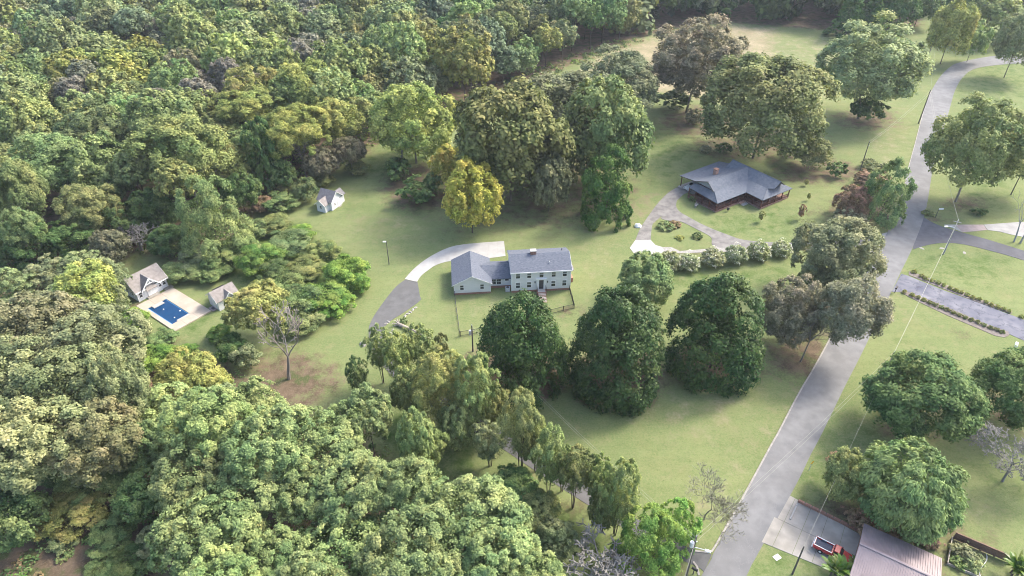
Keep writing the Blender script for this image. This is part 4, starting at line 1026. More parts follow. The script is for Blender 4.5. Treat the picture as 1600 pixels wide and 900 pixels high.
def crown_arrays(style, lod, seed):
    S = STYLES[style]
    rg = np.random.default_rng(seed * 97 + lod * 7 + sum(map(ord, style)))
    N, leaf = LODS[lod]
    nl = S['nl'] if lod >= 2 else max(10, int(S['nl'] * (.75 if lod == 1 else .5)))
    bump_d = unit_dirs(7, rg); bump_a = rg.uniform(-.22, .26, 7)
    if style in ('broad', 'airy', 'tuft', 'weep', 'bush'):
        d = unit_dirs(nl, rg, S['zmin'])
        rad = .74 * (1 + (np.maximum(0, d @ bump_d.T) ** 3 @ bump_a)) * rg.uniform(.82, 1.08, nl)
        inner = rg.random(nl) < .18
        rad[inner] *= .6
        C = d * rad[:, None]
        if style == 'tuft': C[:, 2] += .10 * rg.standard_normal(nl)
    elif style == 'flat':
        rho = np.sqrt(rg.random(nl)) * .86; t = rg.uniform(0, 2 * pi, nl)
        C = np.stack([rho * np.cos(t), rho * np.sin(t), .80 * np.sqrt(1 - rho ** 2) - rg.choice([0, 0, .3, .75], nl) * rg.uniform(.6, 1.2, nl)], 1)
        d = norm(C * np.array([1, 1, .6]) + np.array([0, 0, .7]))
    elif style in ('cone', 'vine'):
        t = rg.random(nl) ** (1.15 if style == 'cone' else 1.0); a = rg.uniform(0, 2 * pi, nl)
        if style == 'cone': prof = np.minimum(1, .78 + 1.0 * t) * (1 - np.maximum(0, (t - .22) / .78) ** 2.0) ** .60 * (1 + .07 * np.sin(3 * a + 5 * t + seed))
        else: prof = np.minimum(1, .7 + t) * (1 - t ** 4) ** .6 * (1 + .25 * np.sin(9 * t + seed))
        r = .82 * prof * rg.uniform(.92, 1.04, nl)
        C = np.stack([r * np.cos(a), r * np.sin(a), -1 + 1.93 * t], 1)
        d = norm(np.stack([np.cos(a), np.sin(a), .25 + .9 * t], 1))
    elif style == 'column':
        z = rg.uniform(-.72, .98, nl); a = rg.uniform(0, 2 * pi, nl)
        rm = .88 * np.sqrt(1 - (z / 1.03) ** 2) * (.42 + .58 * np.clip((z + 1) / 1.4, 0, 1)) * (1 + .22 * np.sin(3 * a + seed))
        rho = rm * np.sqrt(rg.uniform(.2, 1, nl))
        C = np.stack([rho * np.cos(a), rho * np.sin(a), z * .88], 1)
        d = norm(C * np.array([1, 1, .5]) + np.array([0, 0, .7]))
    else:  # spruce
        t = rg.random(nl) ** 1.3; a = rg.uniform(0, 2 * pi, nl)
        r = .85 * (1 - t) ** .8 * rg.uniform(.75, 1.05, nl)
        C = np.stack([r * np.cos(a), r * np.sin(a), -1 + 1.95 * t], 1)
        d = norm(np.stack([np.cos(a), np.sin(a), .5 + 0 * t], 1))
    LR = rg.uniform(*S['lr'], nl)
    if style in ('spruce',): LR *= 1.15 - .5 * (C[:, 2] + 1) / 2
    ltone = rg.uniform(-.22, .22, nl)
    nf = int(N * S['fill']); n = N - nf
    nsub = 9 if lod >= 3 else (6 if lod == 2 else 3)
    li = rg.choice(nl, n, p=LR ** 2 / (LR ** 2).sum())
    # sub tufts
    sd = norm(unit_dirs(nl * nsub, rg).reshape(nl, nsub, 3) + .9 * d[:, None, :] + np.array([0, 0, .35]))
    si = rg.integers(0, nsub, n)
    stone = rg.uniform(-.16, .16, (nl, nsub))
    sdir = sd[li, si]
    szv = np.array([1, 1, S['sz']])
    P = C[li] + sdir * LR[li][:, None] * szv * .72
    ld = norm(unit_dirs(n, rg) + .8 * sdir + np.array([0, 0, .25]))
    P = P + ld * (LR[li] * (.46 if nsub > 3 else .58) * np.clip(np.abs(rg.normal(.72, .34, n)), .1, 1.5))[:, None] * szv
    nrm = norm(ld * .8 + sdir * .6 + np.array([0, 0, .5]) + .55 * rg.standard_normal((n, 3)))
    tone = .5 + ltone[li] + stone[li, si] + rg.uniform(-.30, .30, n)
    if nf:
        q = unit_dirs(nf, rg) * (rg.random(nf) ** .5 * .8)[:, None]
        if style == 'flat': q[:, 2] = q[:, 2] * .35 + .1
        if style in ('cone', 'spruce'): q[:, :2] *= (.75 - .35 * q[:, 2:3])
        P = np.concatenate([P, q]); nrm = np.concatenate([nrm, norm(rg.standard_normal((nf, 3)) + np.array([0, 0, .6]))])
        tone = np.concatenate([tone, rg.uniform(.2, .6, nf)])
    n = len(P)
    if style in ('weep', 'spruce'):
        dn = np.tile(np.array([0, 0, -1.0 if style == 'weep' else .3]), (n, 1)) if style != 'spruce' else P * np.array([1, 1, 0])
        tg = norm(dn * 1.1 + norm(P * np.array([1, 1, .2])) * .6 + .5 * rg.standard_normal((n, 3)))
        tg = norm(tg - (tg * nrm).sum(1, keepdims=True) * nrm * .7)
        L_ = leaf * 1.45
    else:
        tg = norm(np.cross(nrm, rg.standard_normal((n, 3)))); L_ = leaf
    bt = norm(np.cross(nrm, tg))
    ls = (L_ * rg.uniform(.65, 1.3, n))[:, None]
    a_ = tg * ls * .5; b_ = bt * ls * .5 * S['asp']
    fold = nrm * ls * .10
    V = np.stack([P - a_, P - b_ + fold - a_ * .15, P + a_, P + b_ + fold - a_ * .15], 1)
    return V.astype('f4'), np.clip(tone, 0, 1).astype('f4')

def quads_mesh(name, V, tone, mat, tint=None):
    n = len(V)
    me = bpy.data.meshes.new(name)
    me.vertices.add(n * 4); me.vertices.foreach_set('co', V.reshape(-1))
    me.loops.add(n * 4); me.loops.foreach_set('vertex_index', np.arange(n * 4, dtype='i4'))
    me.polygons.add(n); me.polygons.foreach_set('loop_start', np.arange(0, n * 4, 4, dtype='i4'))
    me.update()
    a = me.attributes.new('tone', 'FLOAT', 'FACE'); a.data.foreach_set('value', tone)
    if tint is not None:
        a = me.attributes.new('tint', 'FLOAT_COLOR', 'FACE')
        a.data.foreach_set('color', np.concatenate([tint, np.ones((n, 1))], 1).astype('f4').reshape(-1))
    me.materials.append(mat)
    return me

CROWNS = {}
NVAR = {0: 3, 1: 3, 2: 3, 3: 2, 4: 2}
def crown_mesh(style, lod, var, gloss=False):
    k = (style, lod, var, gloss)
    if k not in CROWNS:
        V, t = crown_arrays(style, lod, var)
        CROWNS[k] = quads_mesh('crown', V, t, M['leaf_gloss' if gloss else 'leaf'])
    return CROWNS[k]

def branch_mesh(seed, levels, spread, mat, n0=5, r0=.035, trunk_h=.35, up=.25, kids=(3, 4), wob=.12, minr=.0035, name='branches', l0=.36, dec=.68):
    """recursive bare wood, unit height"""
    rg = random.Random(seed)
    mb = MB()
    def grow(p, d, ln, r, lev):
        pts = [Vector(p)]; rr = [r]
        k = 3 if lev < 3 else 2
        for i in range(k):
            d = (d + Vector((rg.uniform(-wob, wob), rg.uniform(-wob, wob), rg.uniform(-wob, wob) + .02))).normalized()
            pts.append(pts[-1] + d * (ln / k)); rr.append(max(minr, r * (1 - .45 * (i + 1) / k)))
        mb.path(pts, rr, n0 if lev < 2 else (4 if lev < 3 else 3))
        if lev >= levels: return
        nk = rg.randint(*kids)
        for j in range(nk):
            a = 2 * pi * (j + rg.random()) / nk
            o = d.orthogonal().normalized(); q = d.cross(o)
            side = o * cos(a) + q * sin(a)
            nd = (d * (1 - spread * .45) + side * spread * rg.uniform(.6, 1.2) + Vector((0, 0, up))).normalized()
            st = pts[-1] if j < 2 or lev == 0 else pts[rg.randint(1, len(pts) - 1)]
            grow(st, nd, ln * rg.uniform(dec - .12, dec + .12), rr[-1] * .8, lev + 1)
    grow((0, 0, 0), Vector((0, 0, 1)), trunk_h, r0, 0)
    return mb.mesh(name, mat)

TRUNKS = {}
def trunk_mesh(kind, var):
    k = (kind, var)
    if k not in TRUNKS:
        rg = random.Random(var * 13 + len(kind))
        if kind == 'single':
            TRUNKS[k] = branch_mesh(var + 3, 2, .75, M['bark'], 7, .032, .45, .25, (4, 5), .1, .004, 'trunk', dec=.72)
        elif kind == 'limbed':
            TRUNKS[k] = branch_mesh(var + 31, 3, .8, M['bark_pale'], 6, .026, .40, .22, (3, 5), .14, .004, 'trunk', dec=.72)
        elif kind == 'multi':
            mb = MB()
            for j in range(3):
                a = 2 * pi * j / 3 + rg.random()
                p0 = Vector((.05 * cos(a), .05 * sin(a), 0)); p1 = Vector((.12 * cos(a), .12 * sin(a), .5)); p2 = Vector((.35 * cos(a), .35 * sin(a), 1.0))
                mb.path([p0, p1, p2], [.022, .017, .006], 6)
                for s in range(3):
                    b0 = p1.lerp(p2, .2 + .25 * s); e = b0 + Vector((rg.uniform(-.3, .3), rg.uniform(-.3, .3), .22))
                    mb.path([b0, e], [.010, .003], 4)
            TRUNKS[k] = mb.mesh('trunk', M['bark'])
    return TRUNKS[k]

def solve(px, py, w, h, clear, flo=.5):
    """crown box on the photograph (1600x900) -> ground spot, radius, half height, crown centre height"""
    hc, rz, r = 8.0, 5.0, 5.0
    for _ in range(12):
        x, y = at(px, py, hc)
        s = FPX / depth(x, y, hc)
        r = w / 2 / s
        a = elev(px, py)
        hh = h / 2 / s
        k = hh * hh - (r * sin(a)) ** 2
        rz = math.sqrt(max(k, (flo * r * cos(a)) ** 2)) / cos(a)
        hc = clear + rz
    return x, y, r, rz, hc

def vary(c, rg, v=.12):
    k = 1 + rg.uniform(-v, v)
    return tuple(max(.004, q * k * (1 + rg.uniform(-v * .6, v * .6))) for q in c)

COLORS = {
    'light green': (.238, .300, .118), 'tan olive': (.255, .280, .130), 'olive': (0.230, 0.254, 0.094), 'yellow green': (0.319, 0.336, 0.100),
    'dark green': (.062, .112, .030), 'grey green': (.232, .258, .128), 'blue green': (.165, .215, .118), 'golden': (0.425, 0.354, 0.088),
    'yellow': (0.437, 0.389, 0.077), 'bright green': (0.195, 0.301, 0.065), 'rust': (0.307, 0.206, 0.124), 'grey brown': (.275, .262, .160),
    'mid green': (.180, .245, .092), 'grey': (.27, .262, .195), 'feathery green': (.285, .335, .125), 'pale green': (.29, .35, .165), 'deep green': (0.112, 0.171, 0.057),
}
NTREE = [0]
USED = {}
def uniq(label):
    USED[label] = USED.get(label, 0) + 1
    return label

def plant(name, label, cat, px, py, w, h, clear, style, color, trunk='single', group=None, cfac=1.0, lod=None, gloss=False, vv=.10, off=None, spread=1.0):
    NTREE[0] += 1
    i = NTREE[0]
    rg = random.Random(i * 31 + 5)
    gx, gy, r, rz, hc = solve(px, py, w, h, clear, .75 if cat == 'tree' and style in ('tuft', 'airy', 'broad') else .5)
    if lod is None:
        lod = 0 if w < 30 else 1 if w < 62 else 2 if w < 118 else 3 if w < 190 else 4
    ox, oy = off or (0, 0)
    T = thing(name, uniq(label), cat, gx - ox, gy - oy, 0, 0, group)
    me = crown_mesh(style, lod, rg.randrange(NVAR[lod]), gloss)
    c = link_mesh('crown' if cat == 'tree' else 'foliage', me, T)
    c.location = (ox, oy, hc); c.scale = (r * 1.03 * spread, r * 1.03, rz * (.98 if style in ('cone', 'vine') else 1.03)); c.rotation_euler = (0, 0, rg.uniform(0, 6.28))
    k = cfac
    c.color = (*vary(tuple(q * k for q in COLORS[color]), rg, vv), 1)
    if trunk:
        t = link_mesh('trunk', trunk_mesh(trunk, rg.randrange(3)), T)
        top = hc + rz * (.35 if trunk != 'multi' else .2)
        rr = {'single': .55, 'limbed': .8, 'multi': .9}[trunk]
        sc = max(r * 1.25 * rr, .5)
        t.scale = (sc, sc, top * .92); t.rotation_euler = (0, 0, rg.uniform(0, 6.28))
    return T

def bare_tree(name, label, cat, bx, by, hgt, wid, seed, mat, levels=5, r0=.03, trunk_h=.22, spread=.75, up=.15, group=None, kids=(3, 4), minr=.003, pos=None):
    """leafless tree standing at a ground spot of the photograph"""
    x, y = pos or at(bx, by)
    T = thing(name, uniq(label), cat, x, y, 0, 0, group)
    me = branch_mesh(seed, levels, spread, mat, 7, r0, trunk_h, up, kids, .14, minr)
    co = np.empty(len(me.vertices) * 3, 'f4'); me.vertices.foreach_get('co', co); co = co.reshape(-1, 3)
    sz = hgt / co[:, 2].max(); sx = wid / 2 / np.percentile(np.hypot(co[:, 0], co[:, 1]), 97)
    b = link_mesh('branches', me, T); b.scale = (sx, sx, sz)
    return T

OCC = []      # ground spots already taken: x, y, radius
def P_(*a, **k):
    T = plant(*a, **k)
    px, py, w, h, clear = a[3:8]
    x, y, r, rz, hc = solve(px, py, w, h, clear)
    OCC.append((x, y, r))
    return T

def tree(name, label, px, py, w, h, clear, style, color, trunk='single', **k):
    return P_(name, label, 'tree', px, py, w, h, clear, style, color, trunk, **k)
def shrub(name, label, px, py, w, h, style='bush', color='mid green', clear=None, **k):
    return P_(name, label, 'shrub', px, py, w, h, -.3 if clear is None else clear, style, color, None, **k)

def blossom(T):
    if 'blossom' not in CROWNS:
        V, t = crown_arrays('airy', 0, 5)
        c = V.mean(1, keepdims=True); V = c * np.array([1.02, 1.02, 1.04], 'f4') + (V - c) * .26
        CROWNS['blossom'] = quads_mesh('blossom', V.astype('f4'), t, M['leaf'])
    f = T.children[0]
    b_ = link_mesh('blossom', CROWNS['blossom'], T)
    b_.location = f.location; b_.scale = f.scale; b_.color = (.60, .60, .48, 1)
    b_['kind'] = 'stuff'
# --- three magnolias on the front lawn
tree('magnolia_tree', 'dark glossy magnolia in front of the brick steps, leftmost of three', 813, 546, 142, 170, -1.0, 'cone', 'dark green', lod=4, gloss=True)
tree('magnolia_tree', 'dark glossy magnolia on the open lawn, middle one of three', 966, 540, 148, 176, -1.0, 'cone', 'dark green', lod=4, gloss=True)
tree('magnolia_tree', 'dark glossy magnolia beside the grey oaks, rightmost of three', 1123, 515, 148, 168, -1.0, 'cone', 'dark green', lod=4, gloss=True)
# --- oaks and neighbours behind the front house
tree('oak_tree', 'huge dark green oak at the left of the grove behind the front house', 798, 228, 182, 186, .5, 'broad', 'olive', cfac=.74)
tree('oak_tree', 'grey green oak at the top of the grove behind the front house', 868, 185, 180, 140, 1.5, 'broad', 'grey green', cfac=.88, lod=4)
tree('oak_tree', 'pale crowned oak at the right of the grove, above the ivy clad tree', 952, 212, 140, 160, .5, 'broad', 'mid green', cfac=1.15)
tree('oak_tree', 'sparse grey oak at the far back of the grove', 965, 132, 140, 92, 2, 'airy', 'grey green', lod=4, cfac=.95)
tree('ivy_clad_tree', 'bright dark green ivy clad column tree at the front of the grove', 950, 296, 82, 112, -.8, 'vine', 'dark green', lod=3, cfac=1.45)
tree('oak_tree', 'small drooping oak between the huge oak and the ivy clad tree', 858, 286, 66, 90, .5, 'broad', 'grey green', cfac=.85)
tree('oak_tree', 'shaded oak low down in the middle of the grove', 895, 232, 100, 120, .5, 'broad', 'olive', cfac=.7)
tree('walnut_tree', 'wide yellow green walnut with bare limbs beneath, left of the grove', 645, 192, 146, 128, 1.0, 'airy', 'yellow green', 'limbed', lod=4, cfac=1.0)
tree('yellow_tree', 'round bright yellow tree on the lawn beyond the white drive', 736, 310, 108, 112, .8, 'tuft', 'yellow', lod=3)
tree('yellow_tree', 'smaller golden tree behind the round yellow one', 700, 258, 62, 62, 2, 'airy', 'golden')
shrub('evergreen_shrub', 'dark blue green shrub mass left of the round yellow tree', 652, 300, 58, 46, color='deep green', cfac=1.2)
shrub('evergreen_shrub', 'dark shrub tucked behind the bare limbs of the wide walnut', 622, 268, 46, 40, color='deep green')
shrub('evergreen_shrub', 'dark shrub between the golden tree and the huge oak', 740, 235, 50, 46, color='deep green')
shrub('evergreen_shrub', 'light green shrub at the foot of the golden tree', 676, 292, 34, 40, color='mid green')
# --- trees round the dark roofed house and the field
tree('oak_tree', 'grey brown oak with a leaning dark trunk at the edge of the dry field', 1085, 92, 156, 100, 5.5, 'airy', 'grey brown', 'limbed', lod=4)
shrub('thicket', 'dark thicket under the leaning grey brown oak', 1052, 158, 56, 32, color='deep green')
shrub('thicket', 'brown bare thicket against the leaning oak trunk', 1084, 184, 34, 26, color='grey brown', style='column')
tree('oak_tree', 'massive olive oak behind the dark roofed house', 1194, 168, 198, 160, 1.5, 'broad', 'olive', lod=4, cfac=1.05)
tree('oak_tree', 'spreading pale green oak by the bend of the road', 1366, 104, 170, 130, 4, 'airy', 'pale green', 'limbed', lod=4, cfac=.95)
shrub('ivy_mound', 'dark ivy mound at the foot of the spreading pale oak', 1356, 172, 54, 44, color='deep green', cfac=1.2)
shrub('holly_tree', 'olive green round holly behind the dark roofed house', 1274, 244, 62, 52, color='olive')
shrub('holly_tree', 'small dark bush right of the round holly', 1308, 266, 28, 26, color='deep green', cfac=1.2)
shrub('holly_tree', 'low dark bush left of the round holly', 1237, 232, 50, 40, color='deep green')
shrub('brush_pile', 'small brown brush pile on the grass beyond the dark roofed house', 1104, 234, 24, 10, color='grey brown', style='column')
shrub('evergreen_shrub', 'low dark shrub behind the carport roof', 1130, 232, 26, 18, color='deep green')
tree('maple_tree', 'lush green tree overhanging the left edge of the road', 1388, 302, 66, 90, .3, 'vine', 'mid green', lod=3, cfac=1.15)
shrub('red_bush', 'rust brown bush left of the lush roadside tree', 1334, 318, 60, 56, style='airy', color='rust', lod=3)
shrub('red_bush', 'rust topped bush behind the lush roadside tree', 1362, 282, 56, 36, style='airy', color='rust', cfac=.9)
shrub('grey_bush', 'small grey bush behind the utility pole on the lawn', 1362, 258, 32, 18, color='grey green')
shrub('grey_bush', 'low grey bush in front of the rust brown bush', 1328, 342, 56, 30, style='airy', color='grey brown')
for (x_, y_, w_, h_, lb) in ((1260, 285, 10, 9, 'tiny sapling nearest the round holly'), (1264, 307, 8, 10, 'tiny sapling on the lawn right of the porch corner'), (1253, 331, 14, 22, 'thin brown sapling on the lawn left of the rust brown bush'),
                             (1190, 338, 12, 16, 'small green sapling in front of the porch')):
    tree('sapling', lb, x_, y_, w_, h_, .3, 'column', 'yellow green' if h_ < 18 else 'rust', lod=0)
tree('oak_tree', 'grey green oak over the gravel drive entrance', 1310, 398, 132, 118, 2, 'broad', 'grey green', 'limbed', lod=4)
tree('oak_tree', 'grey brown oak nearest the rightmost magnolia', 1236, 488, 112, 112, 1.0, 'airy', 'grey brown', lod=4)
tree('oak_tree', 'grey brown oak whose crown hangs over the road', 1328, 486, 116, 118, 4.0, 'broad', 'grey brown', 'limbed', lod=4, off=(6.0, 1.0))
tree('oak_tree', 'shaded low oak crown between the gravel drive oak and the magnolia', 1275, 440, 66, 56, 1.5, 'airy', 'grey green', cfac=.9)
tree('laurel_tree', 'round green laurel with pale top left of the rightmost magnolia', 1012, 440, 88, 80, -.4, 'broad', 'mid green', lod=3, cfac=1.1)
shrub('laurel_shrub', 'darker laurel shrub at the left foot of the round laurel', 985, 452, 44, 46, color='deep green', cfac=1.3)
for i, (x_, y_, w_, h_) in enumerate(((1048, 408, 36, 34), (1076, 409, 40, 32), (1113, 403, 40, 33), (1150, 398, 40, 34), (1187, 393, 40, 34), (1222, 389, 36, 30))):
    cm_ = shrub('crape_myrtle', ['first', 'second', 'third', 'fourth', 'fifth', 'sixth'][i] + ' pale flecked crape myrtle from the left in the row along the gravel drive', x_, y_, w_, h_, 'airy', 'grey green',
          lod=2, cfac=1.35, group='crape myrtles along the gravel drive')
    blossom(cm_)
shrub('island_shrub', 'dark shrub in the planted island, at its far end', 1040, 352, 24, 16, color='mid green')
shrub('island_shrub', 'brownish shrub in the island near the asphalt', 1052, 350, 20, 12, color='rust')
shrub('island_shrub', 'round dark shrub on the right of the island', 1090, 368, 15, 12, color='deep green')
shrub('island_shrub', 'low yellow green plant in the middle of the island', 1062, 372, 14, 8, color='yellow green')
shrub('porch_shrub', 'small shrub by the left end of the dark red porch', 1083, 311, 12, 10, color='mid green')
# --- top right
tree('street_tree', 'yellow green tree by the far bend, left of its pair', 1488, 48, 74, 82, 2.5, 'broad', 'yellow green', lod=3, cfac=1.0)
tree('street_tree', 'green tree by the far bend, right of the yellow green one', 1524, 62, 44, 56, 1.5, 'broad', 'mid green', cfac=1.3)
tree('street_tree', 'yellow topped tree behind the far bend', 1550, 20, 90, 62, 3, 'broad', 'olive', cfac=1.1, lod=2)
tree('street_tree', 'blue green tree at the right edge by the road end', 1592, 66, 72, 84, 3, 'broad', 'grey green', lod=3)
tree('street_tree', 'small dark tree at the road end', 1548, 62, 24, 24, 1, 'broad', 'deep green', cfac=1.3)
tree('cedar_tree', 'dark cedar at the far end of the field, left one', 1330, 24, 64, 72, -.5, 'spruce', 'dark green', lod=2, cfac=1.5)
tree('cedar_tree', 'dark cedar at the far end of the field, right one', 1362, 28, 58, 66, -.5, 'spruce', 'dark green', lod=2, cfac=1.4)
tree('cedar_tree', 'blue dark cedar between the field and the far houses', 1402, 14, 66, 66, 0, 'broad', 'dark green', lod=2, cfac=1.6)
tree('street_tree', 'dark tree behind the lamp on the far roadside', 1440, 8, 60, 50, 2, 'broad', 'deep green', lod=2, cfac=1.2)
tree('airy_tree', 'light green airy tree on the right hand lawn by the side street', 1530, 228, 150, 150, 3.5, 'airy', 'feathery green', 'limbed', lod=4, cfac=.9)
tree('airy_tree', 'leafy crown leaning in from the right edge beside the airy tree', 1612, 236, 90, 110, 3, 'airy', 'feathery green', lod=3, cfac=.85)
shrub('yew_bush', 'round dark yew on the lawn above the pink slab drive', 1530, 331, 24, 14, color='dark green', cfac=1.2)
shrub('corner_shrub', 'low brownish shrub at the corner of side street and road', 1451, 333, 18, 9, color='olive')
# --- right side
tree('deep_green_tree', 'deep green round tree below the tarred drive', 1442, 620, 176, 148, 1.0, 'broad', 'deep green', lod=4, cfac=1.1)
tree('deep_green_tree', 'deep green tree at the right edge beyond the bare grey tree', 1592, 606, 140, 128, 1.0, 'broad', 'deep green', lod=4, cfac=1.15)
tree('willow_oak', 'round drooping willow oak beside the metal garage', 1428, 766, 180, 172, -.2, 'weep', 'mid green', lod=4, cfac=1.28)
shrub('autumn_shrub', 'orange tinted shrub left of the willow oak', 1320, 748, 68, 84, 'broad', 'olive', lod=3, cfac=1.1)
shrub('autumn_shrub', 'golden brown crown top of the orange shrub', 1312, 722, 44, 36, 'airy', 'rust', lod=3, cfac=1.3, clear=3.0)
bare_tree('bare_tree', 'leafless pale grey tree right of the willow oak', 'tree', 1566, 752, 8.0, 11.5, 5, M['twig_grey'], 6, .0035, .10, .85, .14, kids=(3, 4), minr=.0010)
bare_tree('bare_tree', 'thin leafless tree on the lawn left of the road', 'tree', 1100, 812, 10.0, 12.0, 9, M['twig_olive'], 6, .0045, .16, .7, .22, kids=(3, 4), minr=.0010)
bare_tree('dead_tree', 'dead pale tree with a twisted trunk on the brown patch', 'tree', 452, 592, 13.0, 12.5, 24, M['bark_pale'], 6, .013, .20, .58, .28, kids=(2, 3), minr=.0022)
tree('yellow_leaved_tree', 'yellow green tree behind the dead pale tree', 404, 478, 104, 84, 2.5, 'airy', 'yellow green', 'limbed', lod=3, cfac=1.0)
# --- two grey trunks at the right edge
for i, (bx, by, lb) in enumerate(((1584, 378, 'left one of the two bare grey trunks by the side street'), (1594, 380, 'right one of the two bare grey trunks by the side street'))):
    bare_tree('bare_trunk_tree', lb, 'tree', bx, by, 12, 7, 40 + i, M['pole_grey'], 4, .028, .45, .6, .25, kids=(2, 3))
# --- feathery trees along the asphalt drive
for (x_, y_, w_, h_, cl, col, st, lb) in (
    (592, 548, 52, 76, 2.5, 'feathery green', 'column', 'small feathery tree leaning over the asphalt drive bend'),
    (622, 562, 56, 84, 2.0, 'feathery green', 'column', 'small dark trunked tree right of the drive bend'),
    (558, 592, 40, 68, .5, 'mid green', 'column', 'narrow green sapling left of the drive bend'),
    (655, 545, 60, 80, 2.0, 'feathery green', 'column', 'pale feathery tree in front of the fallen log'),
    (690, 545, 26, 46, 1.0, 'olive', 'vine', 'ivy wrapped stump tree behind the feathery trees'),
    (692, 610, 118, 130, 1.5, 'yellow green', 'column', 'bright yellow green feathery tree, broadest in the drive row'),
    (742, 618, 84, 120, 2.5, 'feathery green', 'column', 'grey green feathery tree right of the bright yellow green one'),
    (662, 700, 80, 90, 1.0, 'feathery green', 'column', 'feathery tree below the bright yellow green one'),
    (765, 692, 64, 70, 1.5, 'pale green', 'column', 'low pale tree on the left of the open grass strip'),
    (814, 668, 76, 112, 3.5, 'feathery green', 'column', 'twin trunked feathery tree nearest the leftmost magnolia'),
    (860, 718, 70, 100, 2.5, 'feathery green', 'column', 'dense feathery tree right of the twin trunked one'),
    (900, 738, 68, 84, 3.2, 'olive', 'column', 'feathery tree on a forked dark trunk, middle of the lower row'),
    (934, 752, 50, 80, 2.0, 'feathery green', 'column', 'slender feathery tree right of the forked one'),
    (968, 778, 78, 112, 1.5, 'feathery green', 'column', 'last feathery tree of the row towards the road'),
    (640, 612, 66, 90, 1.0, 'feathery green', 'airy', 'leafy tree at the left foot of the bright yellow green one'),
    (712, 668, 70, 80, .8, 'feathery green', 'airy', 'leafy tree in front of the bright yellow green one'),
    (770, 640, 64, 86, 1.2, 'olive', 'column', 'feathery tree in the shade of the leftmost magnolia'),
    (838, 690, 56, 84, 1.5, 'feathery green', 'airy', 'leafy tree between the twin trunked and the dense one'),
    (880, 728, 50, 70, 1.5, 'feathery green', 'airy', 'leafy tree between the dense and the forked one'),
    (945, 792, 60, 80, .8, 'olive', 'airy', 'olive tree in front of the last feathery one')):
    tree('feathery_tree', lb, x_, y_, w_, h_, cl, st, col, 'multi', lod=4 if w_ > 70 else 3, group='feathery trees along the asphalt drive')
tree('broadleaf_tree', 'bright green broadleaf tree near the bottom end of the drive', 1010, 850, 92, 104, .3, 'vine', 'bright green', lod=4)
tree('broadleaf_tree', 'bright green broadleaf tree beside the utility pole at the drive mouth', 1060, 822, 66, 76, .3, 'vine', 'bright green', lod=3, cfac=1.1)
bare_tree('bare_tree', 'tangle of bare grey branches at the bottom edge by the grass', 'tree', 945, 925, 7.5, 11, 17, M['twig_grey'], 5, .022, .14, .9, .15, kids=(3, 4))
shrub('lawn_shrub', 'mixed green shrub below the open grass strip', 800, 760, 90, 64, 'airy', 'mid green', lod=3, cfac=1.2)
shrub('lawn_shrub', 'yellow green shrub right of the mixed green one', 840, 800, 84, 70, 'airy', 'feathery green', lod=3)
shrub('lawn_shrub', 'grey shrub between the pale oaks and the bare branches', 868, 838, 70, 66, 'airy', 'grey green', lod=3, cfac=1.1)
shrub('lawn_shrub', 'olive shrub at the foot of the last pale oak', 905, 872, 80, 70, 'airy', 'olive', lod=3, cfac=1.25)
# --- pale green oaks along the bottom of the picture
bt = [(325, 668, 150, 110, 'upper left'), (395, 640, 120, 96, 'topmost'), (430, 690, 150, 120, 'behind centre'), (500, 700, 160, 130, 'centre'), (575, 650, 92, 96, 'right upper'),
      (535, 660, 76, 70, 'small upper'), (648, 690, 70, 100, 'right tall'), (300, 745, 150, 120, 'left'), (390, 765, 150, 120, 'left middle'), (330, 840, 170, 130, 'lower left'),
      (478, 775, 110, 90, 'middle'), (560, 770, 150, 130, 'middle right'), (640, 770, 120, 120, 'right middle'), (425, 880, 120, 100, 'bottom left'), (545, 870, 160, 130, 'bottom middle'),
      (650, 860, 170, 140, 'bottom right'), (735, 810, 180, 150, 'large right'), (780, 870, 150, 120, 'bottom far right'), (620, 925, 170, 120, 'cut by the bottom edge'), (340, 925, 150, 110, 'cut off bottom left'),
      (830, 905, 120, 110, 'cut off bottom right'), (710, 930, 140, 110, 'cut off right of centre'), (480, 940, 170, 120, 'cut off left of centre')]
for i, (x_, y_, w_, h_, lb) in enumerate(bt):
    rg = random.Random(i)
    tree('pale_oak', f'pale green tufted oak in the bottom wood, the {lb} crown', x_, y_, w_ * .95, h_ * .95, 2.5 + rg.random() * 5, 'tuft', 'light green', lod=4 if w_ > 95 else 3,
         cfac=1.0 + rg.uniform(-.08, .10), group='pale green oaks along the bottom wood', vv=.07)
